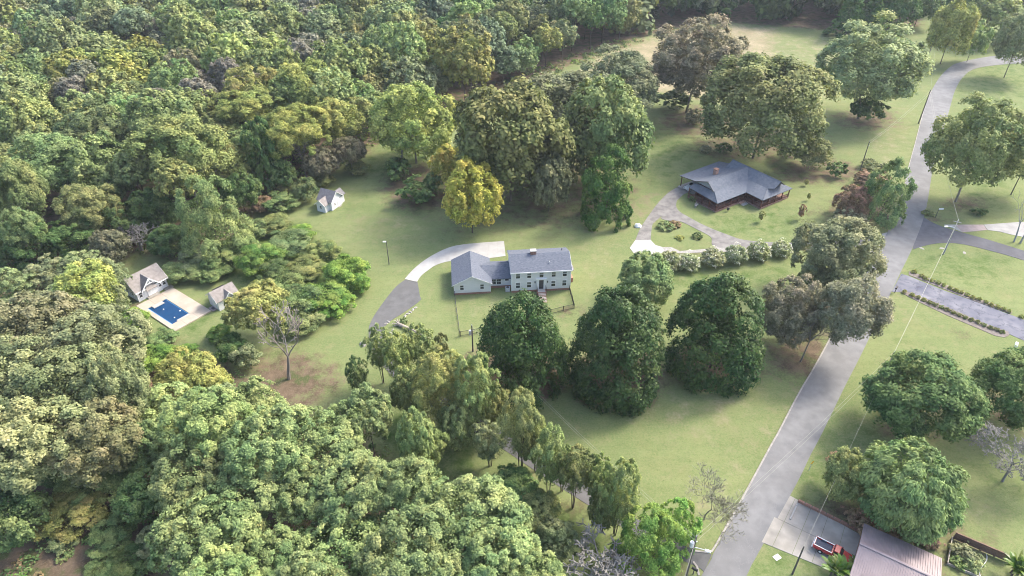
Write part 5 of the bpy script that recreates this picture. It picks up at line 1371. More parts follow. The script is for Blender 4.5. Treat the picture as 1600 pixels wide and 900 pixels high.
# --- tan and olive oaks on the left
lt = [(60, 520, 170, 110, 'topmost'), (150, 540, 160, 120, 'upper right'), (25, 590, 170, 130, 'left edge'), (110, 610, 180, 140, 'broad central'), (190, 610, 90, 120, 'narrow right'),
      (60, 690, 180, 130, 'lower left'), (150, 690, 150, 120, 'lower right'), (-40, 660, 150, 140, 'cut by the left edge'), (-60, 540, 130, 120, 'partly outside upper left')]
for i, (x_, y_, w_, h_, lb) in enumerate(lt):
    tree('tan_oak', f'tan tinted oak at the left below the bamboo, the {lb} crown', x_, y_, w_, h_, 4.5, 'airy', 'tan olive', lod=4, cfac=.88 + (i % 3) * .12, group='tan oaks left of the pool')
for i, (x_, y_, w_, h_, col, st, lb) in enumerate((
    (285, 585, 90, 70, 'yellow green', 'broad', 'yellow tinted tree below the pool lawn'), (260, 640, 100, 90, 'feathery green', 'broad', 'green yellow tree between tan and pale oaks'), (330, 600, 70, 60, 'yellow green', 'airy', 'yellow green tree right of the yellow tinted one'),
    (232, 700, 90, 90, 'mid green', 'airy', 'mid green tree at the left of the pale oaks'), (225, 770, 90, 80, 'deep green', 'broad', 'dark tree left of the bottom pale oaks'), (345, 625, 60, 60, 'pale green', 'airy', 'pale tree beside the brown patch'))):
    tree('edge_tree', lb, x_, y_, w_, h_, 2.0, st, col, lod=3, cfac=.8 if col == 'golden' else 1.1)
for i, (x_, y_, w_, h_, col, lb) in enumerate((
    (205, 500, 50, 44, 'bright green', 'bright shrub at the left corner of the pool deck'), (205, 535, 44, 44, 'deep green', 'dark shrub below the pool deck corner'), (252, 530, 46, 34, 'mid green', 'shrub in front of the pool deck'),
    (240, 560, 60, 44, 'bright green', 'bright shrub mass below the pool lawn'), (285, 556, 50, 34, 'bright green', 'bright low shrub at the edge of the pool lawn'), (345, 520, 40, 30, 'bright green', 'bright shrub right of the pool lawn'),
    (362, 545, 52, 52, 'deep green', 'dark shrub at the right end of the pool lawn'), (385, 560, 44, 44, 'grey green', 'grey shrub beside the brown patch'),
    (22, 815, 96, 100, 'mid green', 'big leaved shrub at the bottom left edge'), (140, 762, 106, 46, 'feathery green', 'arching yellow green shrub above the leaf litter'), (118, 804, 92, 40, 'yellow green', 'low yellow green shrub above the leaf litter'),
    (172, 835, 70, 60, 'mid green', 'green shrub on the leaf litter left of the pale oaks'), (205, 880, 70, 50, 'deep green', 'dark shrub at the bottom edge left of the pale oaks'), (160, 890, 50, 40, 'mid green', 'small shrub at the bottom edge'),
    (98, 850, 44, 34, 'grey green', 'grey shrub by the bare path at the bottom left'), (240, 845, 50, 50, 'grey green', 'grey green shrub under the bottom left pale oak'), (100, 740, 60, 40, 'mid green', 'shaded shrub under the tan oaks'))):
    shrub('undergrowth_shrub', lb, x_, y_, w_, h_, 'bush', col, lod=3 if w_ > 45 else 2, cfac=1.0)
# bamboo left of the pool house
for i, (x_, y_, w_, h_) in enumerate(((20, 448, 80, 66), (75, 430, 80, 62), (125, 420, 70, 58), (168, 440, 70, 76), (35, 480, 70, 50), (180, 474, 54, 64), (-30, 460, 70, 60), (100, 462, 60, 50))):
    tree('bamboo_clump', ['second clump from the left edge', 'tallest middle clump', 'clump behind the yellow green tree', 'clump nearest the pool house', 'low clump above the tan oaks', 'small clump beside the deck',
         'clump cut by the left edge', 'clump under the yellow green tree'][i] + ' of the feathery bamboo', x_, y_, w_, h_, .5, 'column', 'pale green', None, lod=3, cfac=.9, group='bamboo left of the pool house')
tree('locust_tree', 'yellow green tree standing in the bamboo', 140, 452, 100, 56, 3.5, 'broad', 'yellow green', lod=3, cfac=1.05)
# --- forest edge, hand placed
for (x_, y_, w_, h_, cl, st, col, tr, cf, lb) in (
    (330, 345, 96, 120, .3, 'vine', 'light green', 'single', 1.05, 'vine smothered light green tree above the pool shed'),
    (285, 240, 150, 120, 5, 'broad', 'olive', 'limbed', 1.2, 'broad olive tree above the vine smothered one'),
    (412, 245, 54, 104, .2, 'vine', 'deep green', 'single', 1.3, 'narrow vine clad tree left of the garden shed'),
    (75, 255, 120, 90, 6, 'broad', 'light green', 'limbed', .95, 'light green tree high at the left edge of the wood'),
    (20, 300, 100, 110, 5, 'broad', 'light green', 'limbed', .85, 'light green tree on the left edge above the bamboo'),
    (150, 215, 120, 96, 6, 'tuft', 'light green', 'limbed', .8, 'tufted green tree left of the broad olive one'),
    (140, 325, 100, 70, 3, 'airy', 'feathery green', 'limbed', .85, 'thin tree with white limbs above the bamboo'),
    (40, 360, 60, 70, 4, 'broad', 'light green', 'single', .9, 'small light tree below the left edge tree'),
    (205, 190, 100, 70, 6, 'tuft', 'mid green', 'single', 1.4, 'green tufted tree at the top of the near wood'),
    (465, 210, 110, 84, 6, 'flat', 'yellow green', 'limbed', .95, 'flat topped yellow green walnut above the garden shed'),
    (525, 190, 90, 70, 6, 'airy', 'yellow green', 'limbed', .85, 'loose yellow green tree left of the wide one'),
    (390, 175, 110, 74, 7, 'flat', 'yellow green', 'limbed', 1.0, 'flat topped yellow walnut in the middle of the wood'),
    (480, 140, 120, 66, 7, 'airy', 'yellow green', 'limbed', 1.0, 'bright yellow green tree behind the flat topped ones'),
    (545, 235, 60, 50, 3, 'airy', 'grey brown', 'limbed', .8, 'grey thin tree at the edge beside the grass path'),
    (500, 255, 60, 44, 2, 'airy', 'grey brown', 'limbed', .8, 'grey thin tree behind the garden shed'),
    (440, 270, 50, 50, 1, 'airy', 'mid green', 'single', .9, 'shaded tree left of the garden shed'),
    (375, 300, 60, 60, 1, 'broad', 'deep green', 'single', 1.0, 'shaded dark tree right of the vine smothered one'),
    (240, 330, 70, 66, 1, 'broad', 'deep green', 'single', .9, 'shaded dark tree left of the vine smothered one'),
    (60, 385, 80, 74, .2, 'vine', 'deep green', 'single', 1.0, 'dark ivy grown tree just above the bamboo'),
    (115, 375, 76, 66, .2, 'vine', 'deep green', 'single', .9, 'dark ivy grown tree under the thin white limbed one'),
    (172, 385, 66, 64, .2, 'airy', 'grey brown', 'limbed', .8, 'grey half bare tree behind the bamboo top'),
    (198, 352, 66, 66, .2, 'vine', 'deep green', 'single', .85, 'dark tree behind the bare brush like one'),
    (262, 378, 60, 50, .2, 'broad', 'deep green', 'single', 1.0, 'dark tree right above the pool house lawn'),
    (5, 395, 60, 60, .2, 'broad', 'mid green', 'single', .9, 'mid green tree cut by the left edge above the bamboo'),
    (815, 95, 50, 44, 1, 'broad', 'mid green', 'single', 1.2, 'round green tree at the left tip of the dry field'),
    (625, 18, 54, 50, 3, 'broad', 'olive', 'single', 1.3, 'tall olive tree standing out at the top of the wood')):
    tree('wood_tree', lb, x_, y_, w_, h_, cl, st, col, tr, lod=4 if w_ > 95 else 3 if w_ > 55 else 2, cfac=cf)
bare_tree('bare_tree', 'bare grey brush like tree above the pool house', 'tree', 222, 392, 7, 8, 33, M['twig_grey'], 5, .02, .2, .7, .2)
bare_tree('bare_tree', 'bare grey limbs under the wide yellow green walnut', 'tree', 628, 262, 13, 15, 35, M['twig_grey'], 5, .02, .3, .7, .2)
for (x_, y_, w_, h_, col, lb) in ((440, 318, 56, 36, 'mid green', 'rounded shrub left of the garden shed'), (480, 298, 44, 40, 'mid green', 'green shrub just behind the garden shed'), (506, 282, 40, 20, 'olive', 'low shrub at the end of the garden shed ridge'),
                                  (410, 320, 36, 30, 'rust', 'brownish shrub at the wood edge'), (455, 290, 40, 26, 'olive', 'olive shrub at the wood edge behind the shed'), (560, 262, 40, 20, 'olive', 'rough weeds by the grass path')):
    shrub('edge_shrub', lb, x_, y_, w_, h_, 'bush', col, lod=2)
# kudzu mounds between pool and lawn
for (x_, y_, w_, h_, col, lb) in ((540, 425, 66, 56, 'bright green', 'bright kudzu mound nearest the lawn'), (508, 462, 80, 56, 'bright green', 'bright kudzu mound low on the lawn edge'), (470, 470, 66, 54, 'mid green', 'green kudzu mound left of the lowest one'),
        (480, 420, 60, 44, 'olive', 'olive brown kudzu mound in the middle'), (445, 450, 60, 50, 'mid green', 'green mound above the yellow leaved tree'), (450, 380, 70, 44, 'mid green', 'dark topped kudzu mound below the garden shed'),
        (410, 405, 66, 50, 'bright green', 'bright kudzu mound on the left'), (375, 385, 60, 44, 'mid green', 'kudzu mound by the vine smothered tree'), (345, 410, 60, 44, 'mid green', 'leafy mound behind the pool shed'),
        (305, 405, 56, 44, 'grey green', 'pale leafy mound behind the pool lawn'), (288, 422, 64, 44, 'light green', 'pale green shrub between pool house and shed'), (325, 425, 56, 36, 'mid green', 'leafy mound behind the tan roofed shed'), (500, 395, 54, 34, 'olive', 'olive mound at the upper lawn edge'),
        (430, 425, 50, 40, 'deep green', 'dark kudzu mound in the middle'), (525, 480, 56, 36, 'bright green', 'small bright mound at the bottom lawn edge'), (470, 500, 70, 36, 'mid green', 'mound at the foot of the kudzu slope'),
        (430, 350, 50, 30, 'olive', 'weedy mound at the left of the shed lawn'), (470, 365, 44, 26, 'bright green', 'small bright mound at the shed lawn edge'), (555, 445, 40, 34, 'bright green', 'bright lobe at the right tip of the kudzu'), (395, 360, 50, 40, 'mid green', 'green mound at the wood edge')):
    shrub('kudzu_mound', lb, x_, y_, w_, h_, 'bush', col, lod=3, group='kudzu mounds between pool and lawn')

# --- small clipped shrubs beside the tarred drive
lowrow = [(1413, 457.5), (1425, 462), (1434.5, 466), (1443, 469), (1452.5, 473.5), (1461, 477), (1470.5, 481), (1480, 485), (1489, 489), (1498, 493), (1508, 497), (1518.7, 501), (1528, 504.5), (1537, 508.7), (1547, 512.5), (1557, 516), (1566.7, 520)]
uprow = [(1428.7, 426), (1440, 432), (1447, 436), (1456, 439.5), (1466, 443), (1475, 447), (1485, 451), (1492.5, 454), (1501, 457.5), (1511, 461), (1520.5, 465.5), (1530, 468.7), (1540, 473), (1549.5, 477), (1558.7, 480.5), (1567.5, 483.7), (1576, 487.5), (1596, 496)]
ordn = ['first', 'second', 'third', 'fourth', 'fifth', 'sixth', 'seventh', 'eighth', 'ninth', 'tenth', 'eleventh', 'twelfth', 'thirteenth', 'fourteenth', 'fifteenth', 'sixteenth', 'seventeenth', 'last']
for row, nm in ((lowrow, 'lower'), (uprow, 'upper')):
    for i, (x_, y_) in enumerate(row):
        P_('clipped_shrub', f'small round clipped shrub, {ordn[i]} from the road in the {nm} row beside the tarred drive', 'shrub', x_, y_ - 1, 8.0, 7.8, -.25, 'bush', 'yellow green' if nm == 'upper' or i < 4 else 'olive', None,
           group=f'clipped shrubs in the {nm} row', lod=1, cfac=1.05)

# --- the wood: every tree one by one up to 285 m, then one far mass
def proj(x, y, z):
    d = depth(x, y, z); u = y * sin(PITCH) + (z - CAM_H) * cos(PITCH)
    return 800 + FPX * x / d, 450 - FPX * u / d, FPX / d

def inside(p, poly):
    c = False
    for i in range(len(poly)):
        x0, y0 = poly[i]; x1, y1 = poly[i - 1]
        if (y0 > p[1]) != (y1 > p[1]) and p[0] < x0 + (p[1] - y0) * (x1 - x0) / (y1 - y0): c = not c
    return c

WOOD = [(-330, 470), (-100, 455), (-20, 420), (60, 400), (150, 385), (215, 372), (270, 370), (385, 345), (400, 325), (430, 290), (470, 262), (520, 255), (575, 225), (605, 190), (680, 170), (735, 158),
        (770, 142), (830, 118), (905, 86), (960, 64), (1050, 40), (1135, 33), (1290, 44), (1345, 44), (1400, 22), (1700, 10), (1700, -80), (-330, -80)]
ORD = ['first', 'second', 'third', 'fourth', 'fifth', 'sixth', 'seventh', 'eighth', 'ninth', 'tenth', 'eleventh', 'twelfth', 'thirteenth', 'fourteenth', 'fifteenth', 'sixteenth', 'seventeenth', 'eighteenth', 'nineteenth']
ROW = ['one', 'two', 'three', 'four', 'five', 'six', 'seven', 'eight', 'nine', 'ten', 'eleven', 'twelve', 'thirteen']
def wood():
    rg = random.Random(77)
    meta = []
    tries = 0
    pts = [(x, y, r) for x, y, r in OCC if y > 120]
    cand = []
    while tries < 30000:
        tries += 1
        px = rg.uniform(-230, 1660); d = math.sqrt(rg.uniform(125 ** 2, 352 ** 2))
        x = d * (px - 800) / FPX * rg.uniform(1.0, 1.25); y = d
        q = proj(x, y, 0)
        if not inside(q[:2], WOOD): continue
        r = rg.uniform(4.6, 9.0)
        if any((x - a) ** 2 + (y - b_) ** 2 < (.62 * (r + c)) ** 2 for a, b_, c in pts): continue
        pts.append((x, y, r)); cand.append((x, y, r))
    far = []
    n = 0
    for x, y, r in cand:
        hgt = rg.uniform(11, 21) * (.75 + .25 * r / 6)
        rz = r * rg.uniform(.75, 1.05); hc = hgt - rz
        px, py, s = proj(x, y, hc)
        if y > 286:
            far.append((x, y, r, rz, hc)); continue
        if px < -90 or px > 1690: continue
        u = rg.random()
        if px > 1050: pal = [('deep green', 1.2), ('dark green', 1.6), ('blue green', .9), ('deep green', 1.3)]
        elif px > 680 and py < 150: pal = [('mid green', 1.1), ('blue green', 1.0), ('deep green', 1.4), ('yellow green', .8), ('olive', .9), ('grey green', .8)]
        elif py > 170: pal = [('light green', .85), ('mid green', 1.2), ('deep green', 1.3), ('olive', 1.1), ('feathery green', .9)]
        elif py > 85: pal = [('yellow green', .95), ('yellow green', .85), ('grey green', 1.0), ('mid green', 1.05), ('olive', 1.1), ('feathery green', .85), ('light green', .85), ('mid green', 1.2), ('grey', .75), ('feathery green', .9)]
        else: pal = [('grey green', 1.0), ('grey green', .85), ('blue green', 1.1), ('light green', .9), ('mid green', 1.0), ('olive', 1.1), ('grey', .8), ('feathery green', .85), ('mid green', 1.2), ('pale green', .8)]
        col, cf = rg.choice(pal)
        st = {'yellow green': rg.choice(['flat', 'airy', 'broad']), 'grey': 'airy', 'feathery green': 'airy', 'light green': 'tuft'}.get(col, rg.choice(['broad', 'broad', 'airy']))
        w = 2 * r * s
        lod = 1 if w < 48 else 2 if w < 90 else 3
        kind = {'flat': 'walnut_tree', 'column': 'grey_tree', 'airy': 'ash_tree', 'tuft': 'maple_tree', 'broad': 'oak_tree'}[st]
        size = 'small' if r < 5.4 else 'broad' if r > 6.8 else 'mid sized'
        T = thing(kind, 'tree', 'tree', x, y)
        meta.append((T, px, py, y, f"{size} {col} {kind.split('_')[0] if col != 'grey' else 'tree'}"))
        c = link_mesh('crown', crown_mesh(st, lod, rg.randrange(NVAR[lod])), T)
        c.location = (0, 0, hc); c.scale = (r * 1.12, r * 1.12, rz * 1.15); c.rotation_euler = (0, 0, rg.uniform(0, 6.28))
        c.color = (*vary(tuple(q * cf * 1.1 for q in COLORS[col]), rg, .13), 1)
        t = link_mesh('trunk', trunk_mesh('limbed' if st in ('flat', 'column') else 'single', rg.randrange(3)), T)
        t.scale = (r, r, (hc + rz * .3) * .92); t.rotation_euler = (0, 0, rg.uniform(0, 6.28))
        n += 1
    rows = {}
    for m_ in meta:
        if m_[1] < 2 or m_[2] < 2 or m_[1] > 1598:
            tag(m_[0], m_[4] + ' of the back wood at the very rim of the photo', 'tree', 'outer ' + m_[4] + ' trees of the wood')
        else:
            rows.setdefault((int((m_[3] - 120) / 14), m_[4]), []).append(m_)
    for (k, d_), v in rows.items():
        v.sort(key=lambda q: q[1])
        for i, m_ in enumerate(v):
            o_ = 'only' if len(v) == 1 else ORD[i]
            tag(m_[0], f"{o_} {d_}" + ('' if len(v) == 1 else '  from left') + f", row {ROW[k]} of the back wood", 'tree', 'trees of the back wood')
    Vs, ts, tn = [], [], []
    for x, y, r, rz, hc in far:
        V, t = crown_arrays(rg.choice(['broad', 'airy', 'broad']), 0, rg.randrange(3))
        a = rg.uniform(0, 6.28); R = np.array([[cos(a), -sin(a), 0], [sin(a), cos(a), 0], [0, 0, 1]], 'f4')
        V = (V @ R.T) * np.array([r * 1.15, r * 1.15, rz * 1.3], 'f4') + np.array([x, y, hc - 1], 'f4')
        col = vary(tuple(q * .85 for q in COLORS[rg.choice(['grey green', 'blue green', 'mid green', 'deep green', 'olive'] if x < 70 else ['deep green', 'dark green', 'blue green'])]), rg, .12)
        Vs.append(V); ts.append(t); tn.append(np.tile(np.array(col), (len(t), 1)))
    me = quads_mesh('far_wood', np.concatenate(Vs), np.concatenate(ts), M['leaf_far'], np.concatenate(tn))
    tag(link_mesh('far_wood', me), kind='stuff')
    print('wood', n, 'far', len(far))
wood()

# --- low growth on the floor of the woods, one mass
def undergrowth():
    rg = np.random.default_rng(5)
    Z1 = gpoly([(-200, 470), (150, 480), (200, 520), (240, 525), (300, 548), (350, 560), (392, 600), (395, 640), (500, 660), (640, 700), (720, 760), (760, 830), (880, 900), (900, 990), (-200, 1050)])
    Z2 = gpoly([(150, 440), (190, 400), (262, 400), (310, 425), (380, 372), (400, 332), (440, 314), (470, 288), (520, 268), (575, 240), (600, 205), (690, 185), (640, 160), (480, 200), (380, 260), (200, 330), (0, 380), (-150, 420), (-150, 470)])
    Z3 = gpoly([(735, 172), (830, 138), (905, 103), (960, 80), (1010, 64), (960, 60), (830, 110), (735, 150)])
    pts = []
    for Z, k in ((Z1, 900), (Z2, 900), (Z3, 260)):
        xs = [p[0] for p in Z]; ys = [p[1] for p in Z]
        c = 0
        while c < k:
            x, y = rg.uniform(min(xs), max(xs)), rg.uniform(min(ys), max(ys))
            if inside((x, y), Z): pts.append((x, y)); c += 1
    pts = np.array(pts); n = len(pts); L = 34
    base = np.repeat(np.concatenate([pts, np.zeros((n, 1))], 1), L, 0)
    sz = np.repeat(rg.uniform(.5, 1.5, n), L)
    off = unit_dirs(n * L, rg, 0.0)
    Pp = base + off * (sz * rg.uniform(.6, 1, n * L))[:, None] * np.array([1, 1, .75])
    nr = norm(off + np.array([0, 0, .6]) + .5 * rg.standard_normal((n * L, 3)))
    tg = norm(np.cross(nr, rg.standard_normal((n * L, 3)))); bt_ = np.cross(nr, tg)
    ls = rg.uniform(.25, .55, n * L)[:, None]
    V = np.stack([Pp - tg * ls * .5, Pp - bt_ * ls * .35, Pp + tg * ls * .5, Pp + bt_ * ls * .35], 1).astype('f4')
    cols = np.array([COLORS['mid green'], COLORS['deep green'], COLORS['bright green'], COLORS['olive'], COLORS['rust']])
    ti = np.repeat(cols[rg.choice(5, n, p=[.35, .25, .15, .15, .10])], L, 0)
    tag(link_mesh('undergrowth', quads_mesh('undergrowth', V, np.clip(rg.uniform(.1, .9, n * L), 0, 1).astype('f4'), M['leaf_far'], ti)), kind='stuff')
undergrowth()

# ------------------------------------------------------------------ poles, wires, fences and small things
def top_h(base, tpy):
    lo, hi = 0, 30
    for _ in range(40):
        m = (lo + hi) / 2
        if proj(*base, m)[1] > tpy: lo = m
        else: hi = m
    return lo

ATT = {}
def pole(key, name, label, base_px, hgt, mat, r=.15, arm=None, trans=False, insul=True, cross=False, base=None, cat='pole', group='utility poles'):
    b = base or at(*base_px)
    T = thing(name, label, cat, b[0], b[1], 0, 0, group)
    MB().tube((0, 0, -.1), (0, 0, hgt), r, r * .65, 10).build('post', mat, T)
    if insul:
        for k, z in enumerate((hgt + .02, hgt - 1.1)):
            mb = MB(); mb.tube((0, 0, z), (0, 0, z + .22), .07, .05, 8) if k == 0 else mb.obox((.14, 0, z), (1, 0), .28, .08, .1)
            mb.build('insulator', M['steel'], T)
    if cross:
        mb = MB(); mb.obox((0, 0, hgt - .35), (.82, -.57), 1.5, .1, .12); mb.build('crossarm', M['pole_grey'], T)
    if arm:
        dx, dy, ln, z, dz = arm
        e = (dx * ln, dy * ln, z + dz)
        mb = MB(); mb.path([(0, 0, z), (dx * ln * .5, dy * ln * .5, z + dz * .7), e], [.06, .05, .045], 6); a = mb.build('lamp_arm', M['steel'], T)
        mb = MB(); mb.obox((dx * (ln + .3), dy * (ln + .3), z + dz), (dx, dy), .75, .32, .18); mb.build('lamp_head', M['white'], T)
    if trans:
        mb = MB(); mb.tube((-.34, -.05, hgt - 2.0), (-.34, -.05, hgt - 1.1), .24, .24, 12); mb.build('transformer', M['steel'], T)
        mb = MB(); mb.tube((-.34, -.05, hgt - 1.09), (-.34, -.05, hgt - .85), .06, .04, 6); mb.build('bushing', M['white'], T)
    ATT[key] = Vector((b[0], b[1], hgt))
    return T

pole('corner', 'utility_pole', 'tall grey utility pole with street lamp arm at the side street corner', (1474, 397), 8.3, M['pole_grey'], .16, arm=(-.93, -.05, 1.9, 6.6, .35), cross=True)
pole('yard', 'utility_pole', 'short dark pole with a transformer beside the leftmost magnolia', (739, 549), 5.9, M['pole_wood'], .15, trans=True)
pole('field', 'utility_pole', 'dark utility pole on the lawn behind the rust topped bush', (1342, 272), 9.0, M['pole_wood'], .15)
pole('bend', 'utility_pole', 'leaning dark utility pole beside the road below the bend', (1435, 193), 10.3, M['pole_wood'], .17)
pole('drive', 'utility_pole', 'utility pole with lamp and transformer at the mouth of the asphalt drive', (1072, 900), 8.4, M['pole_wood'], .17, arm=(.86, -.35, 1.5, 6.2, .15), trans=True)
pole('mid', 'utility_pole', 'utility pole half hidden behind the deep green round tree', None, 9.0, M['pole_wood'], .15, base=at(1397, 551, 9.0))
pole('garage', 'utility_pole', 'dark service pole on the grass below the concrete drive', (1238, 897), 5.9, M['pole_wood'], .13, insul=False)
pole('lamp', 'yard_lamp', 'thin dark lamp pole alone on the lawn beyond the white drive', (608, 413), 5.7, M['pole_wood'], .10, arm=(-.9, 0, .1, 5.55, .05), insul=False, cat='lamp post', group=None)
pole('far', 'utility_pole', 'far pole with street lamp near the yellow green tree at the bend', (1451, 86), 10.0, M['pole_grey'], .17, arm=(.95, .1, 2.0, 8.5, .1))

def wire(label, a, b, sag=.8, r=.014):
    n = 14
    pts = []
    for i in range(n + 1):
        t = i / n
        p = a.lerp(b, t); p = Vector((p.x, p.y, p.z - sag * 4 * t * (1 - t)))
        pts.append(p)
    mid = (a + b) / 2
    mb = MB(); mb.path(pts, [r] * (n + 1), 5)
    o = mb.build('overhead_wire', M['wire'])
    tag(o, uniq(label), 'wire', 'overhead wires')
A_ = lambda k, dz=0, dx=0: ATT[k] + Vector((dx, 0, dz))
wire('upper wire crossing the road from the drive mouth pole to the half hidden pole', A_('drive', .1), A_('mid', .1))
wire('lower wire crossing the road from the drive mouth pole to the half hidden pole', A_('drive', -1.2), A_('mid', -1.2))
wire('upper wire from the half hidden pole up to the side street corner pole', A_('mid', .1), A_('corner', .1))
wire('lower wire from the half hidden pole up to the side street corner pole', A_('mid', -1.1), A_('corner', -.6))
wire('wire from the corner pole up along the right side of the road', A_('corner', .1), A_('bend', .1), 1.0)
wire('lower wire from the corner pole towards the road bend', A_('corner', -.5, .5), A_('bend', -1.0), 1.0)
wire('upper wire from the lawn pole to the leaning pole by the road', A_('field', .1), A_('bend', -.1))
wire('lower wire from the lawn pole to the leaning pole by the road', A_('field', -.6), A_('bend', -1.2))
wire('wire from the leaning pole to the far street lamp pole', A_('bend', .1), A_('far', .1))
wire('upper wire over the lawn from the drive mouth pole to the transformer pole', A_('drive', -.3), A_('yard', .0), 1.2)
wire('lower wire over the lawn from the drive mouth pole to the transformer pole', A_('drive', -.9), A_('yard', -.4), 1.2)
wire('service wire from the half hidden pole to the pole below the concrete drive', A_('mid', -.8), A_('garage', .0), .6, .012)
wire('upper wire from the drive mouth pole down out of the bottom of the photo', A_('drive', .0), Vector((9, 22, 8.2)), .8)
wire('lower wire from the drive mouth pole down out of the bottom of the photo', A_('drive', -1.1), Vector((9.4, 22, 7.2)), .8)
wire('service wire from the pole below the drive to the garage side', A_('garage', -.1), Vector((42.0, 44.5, 3.6)), .3, .012)

# street name sign and lamp at the corner
b = at(1461.5, 340)
T = thing('street_sign', 'small post with a white name plate at the side street corner', 'street sign', *b)
MB().tube((0, 0, -.1), (0, 0, 2.4), .05, .05, 8).build('post', M['dark_metal'], T)
mb = MB(); mb.obox((.55, 0, 2.3), (1, .05), 1.15, .06, .32); mb.build('name_plate', M['white'], T)
# yellow diamond sign
b = at(1264, 735)
T = thing('warning_sign', 'yellow diamond warning sign on a thin post right of the road', 'road sign', *b, 0, radians(35))
MB().tube((0, 0, -.1), (0, 0, 1.7), .04, .04, 8).build('post', M['steel'], T)
mb = MB(); s = .38
mb.prof([(0, 1.75 - s), (s, 1.75), (0, 1.75 + s), (-s, 1.75)], 'y', -.065, -.041); mb.build('sign_plate', M['yellow'], T)
# mailbox like white box sign on the right
b = at(1583, 549)
T = thing('mailbox', 'white mailbox on a white post at the edge of the tarred drive', 'mailbox', *b, 0, radians(55))
mb = MB(); mb.box(-.08, .08, -.08, .08, -.1, 1.15); mb.obox((.25, 0, .98), (1, 0), .7, .07, .08); mb.build('post', M['white'], T)
mb = MB(); mb.prof([(-.22, 1.16), (.22, 1.16), (.22, 1.42), (.14, 1.54), (-.14, 1.54), (-.22, 1.42)], 'x', -.3, .95); mb.build('box', M['white'], T)
mb = MB(); mb.obox((1.02, 0, .05), (1, 0), .1, .1, .1)
# mailbox at the drive mouth
b = at(1083, 897)
T = thing('mailbox', 'black mailbox beside the road kerb at the drive mouth', 'mailbox', *b, 0, radians(-35))
mb = MB(); mb.box(-.06, .06, -.06, .06, -.1, 1.05); mb.build('post', M['pole_wood'], T)
mb = MB(); mb.prof([(-.16, 1.052), (.16, 1.052), (.16, 1.22), (.08, 1.32), (-.08, 1.32), (-.16, 1.22)], 'x', -.35, .45); mb.build('box', M['black'], T)
b = at(1398, 457)
T = thing('mailbox', 'small dark mailbox at the road end of the lower clipped row', 'mailbox', *b, 0, radians(50))
mb = MB(); mb.box(-.06, .06, -.06, .06, -.1, 1.0); mb.build('post', M['pole_wood'], T)
mb = MB(); mb.prof([(-.18, 1.002), (.18, 1.002), (.18, 1.2), (.09, 1.3), (-.09, 1.3), (-.18, 1.2)], 'x', -.35, .45); mb.build('box', M['black'], T)
# stones, lids
def rock(name, label, px, py, sx, sy, sz, mat='stone', cat='stone', seed=1, group=None):
    b = at(px, py)
    mb = MB(); mb.dome((0, 0, 0), sx, sy, sz, 9, 4, jit=.14, seed=seed)
    o = mb.build(name, M[mat]); o.location = (*b, -.02); o.rotation_euler = (0, 0, seed)
    tag(o, label, cat, group); return o
rock('white_rock', 'white rock beside the loop drive asphalt', 996.5, 354, .9, .7, .8, 'white', seed=3)
rock('white_rock', 'pale rock left of the asphalt drive bend', 567, 538, .8, .65, .4, 'stone', seed=5)
for i, (x_, y_) in enumerate(((649, 481), (645, 484), (641, 487.5), (637, 490.5), (633, 494), (607, 503), (603, 506), (614, 516), (611, 521))):
    rock('edging_stone', ordn[i] + ' pale edging stone from the top along the asphalt drive', x_, y_, .45, .22, .2, 'stone', 'stone', i + 10, 'edging stones along the asphalt drive')
b = at(1214, 871)
T = thing('utility_cover', 'square metal utility lid with white cap in the grass below the concrete drive', 'utility cover', *b, 0, .5)
mb = MB(); mb.box(-.45, .45, -.35, .35, -.05, .05); mb.build('lid', M['steel'], T)
mb = MB(); mb.box(-.25, .25, -.1, .1, .051, .12); mb.build('cap', M['white'], T)
for i, (x_, y_, l_) in enumerate(((1440, 388, 'left'), (1471.5, 388, 'middle'), (1507, 395, 'right'))):
    rock('lawn_marker', f'{l_} one of three pale patches of stone on the grass below the side street', x_, y_, .6, .35, .10, 'stone', 'stone', i + 40)
# parking stop by the concrete drive
a0 = at(1245, 789); a1 = at(1234.5, 812)
T = thing('parking_stop', 'long white concrete parking stop across the concrete drive', 'parking stop', (a0[0] + a1[0]) / 2, (a0[1] + a1[1]) / 2, .06, atan2(a1[1] - a0[1], a1[0] - a0[0]))
ln = hypot(a1[0] - a0[0], a1[1] - a0[1])
mb = MB(); mb.prof([(-.13, 0), (.13, 0), (.08, .16), (-.08, .16)], 'x', -ln / 2, ln / 2); mb.build('bar', M['concrete_white'], T)
for s in (-ln / 2 + .3, ln / 2 - .3):
    MB().tube((s, 0, .161), (s, 0, .18), .03, .03, 8).build('pin', M['dark_metal'], T)
# retaining wall along the concrete drive
a0 = at(1246, 785); a1 = at(1347, 835)
wyaw = atan2(a1[1] - a0[1], a1[0] - a0[0]); wl_ = hypot(a1[0] - a0[0], a1[1] - a0[1])
T = thing('retaining_wall', 'low dark brick retaining wall along the far side of the concrete drive', 'wall', *a0, 0, wyaw)
mb = MB(); mb.box(0, wl_, 0, .22, -.1, .42); mb.build('wall_core', M['mulch'], T)
nb = int(wl_ / .45)
bk = None
for k in range(nb):
    for row in range(2):
        if bk is None:
            mb = MB(); mb.box(.012, .438, -.03, .235, 0, .185); bk = mb.mesh('block', M['brick'])
        o = link_mesh('block', bk, T); o.location = (k * wl_ / nb + (.0 if row == 0 else .0), -.012 * row, .03 + row * .2)
for k in range(nb // 2):
    o = link_mesh('coping', bk, T); o.location = (k * wl_ / (nb // 2), .012, .44); o.scale = (1.95, 1.1, .35)
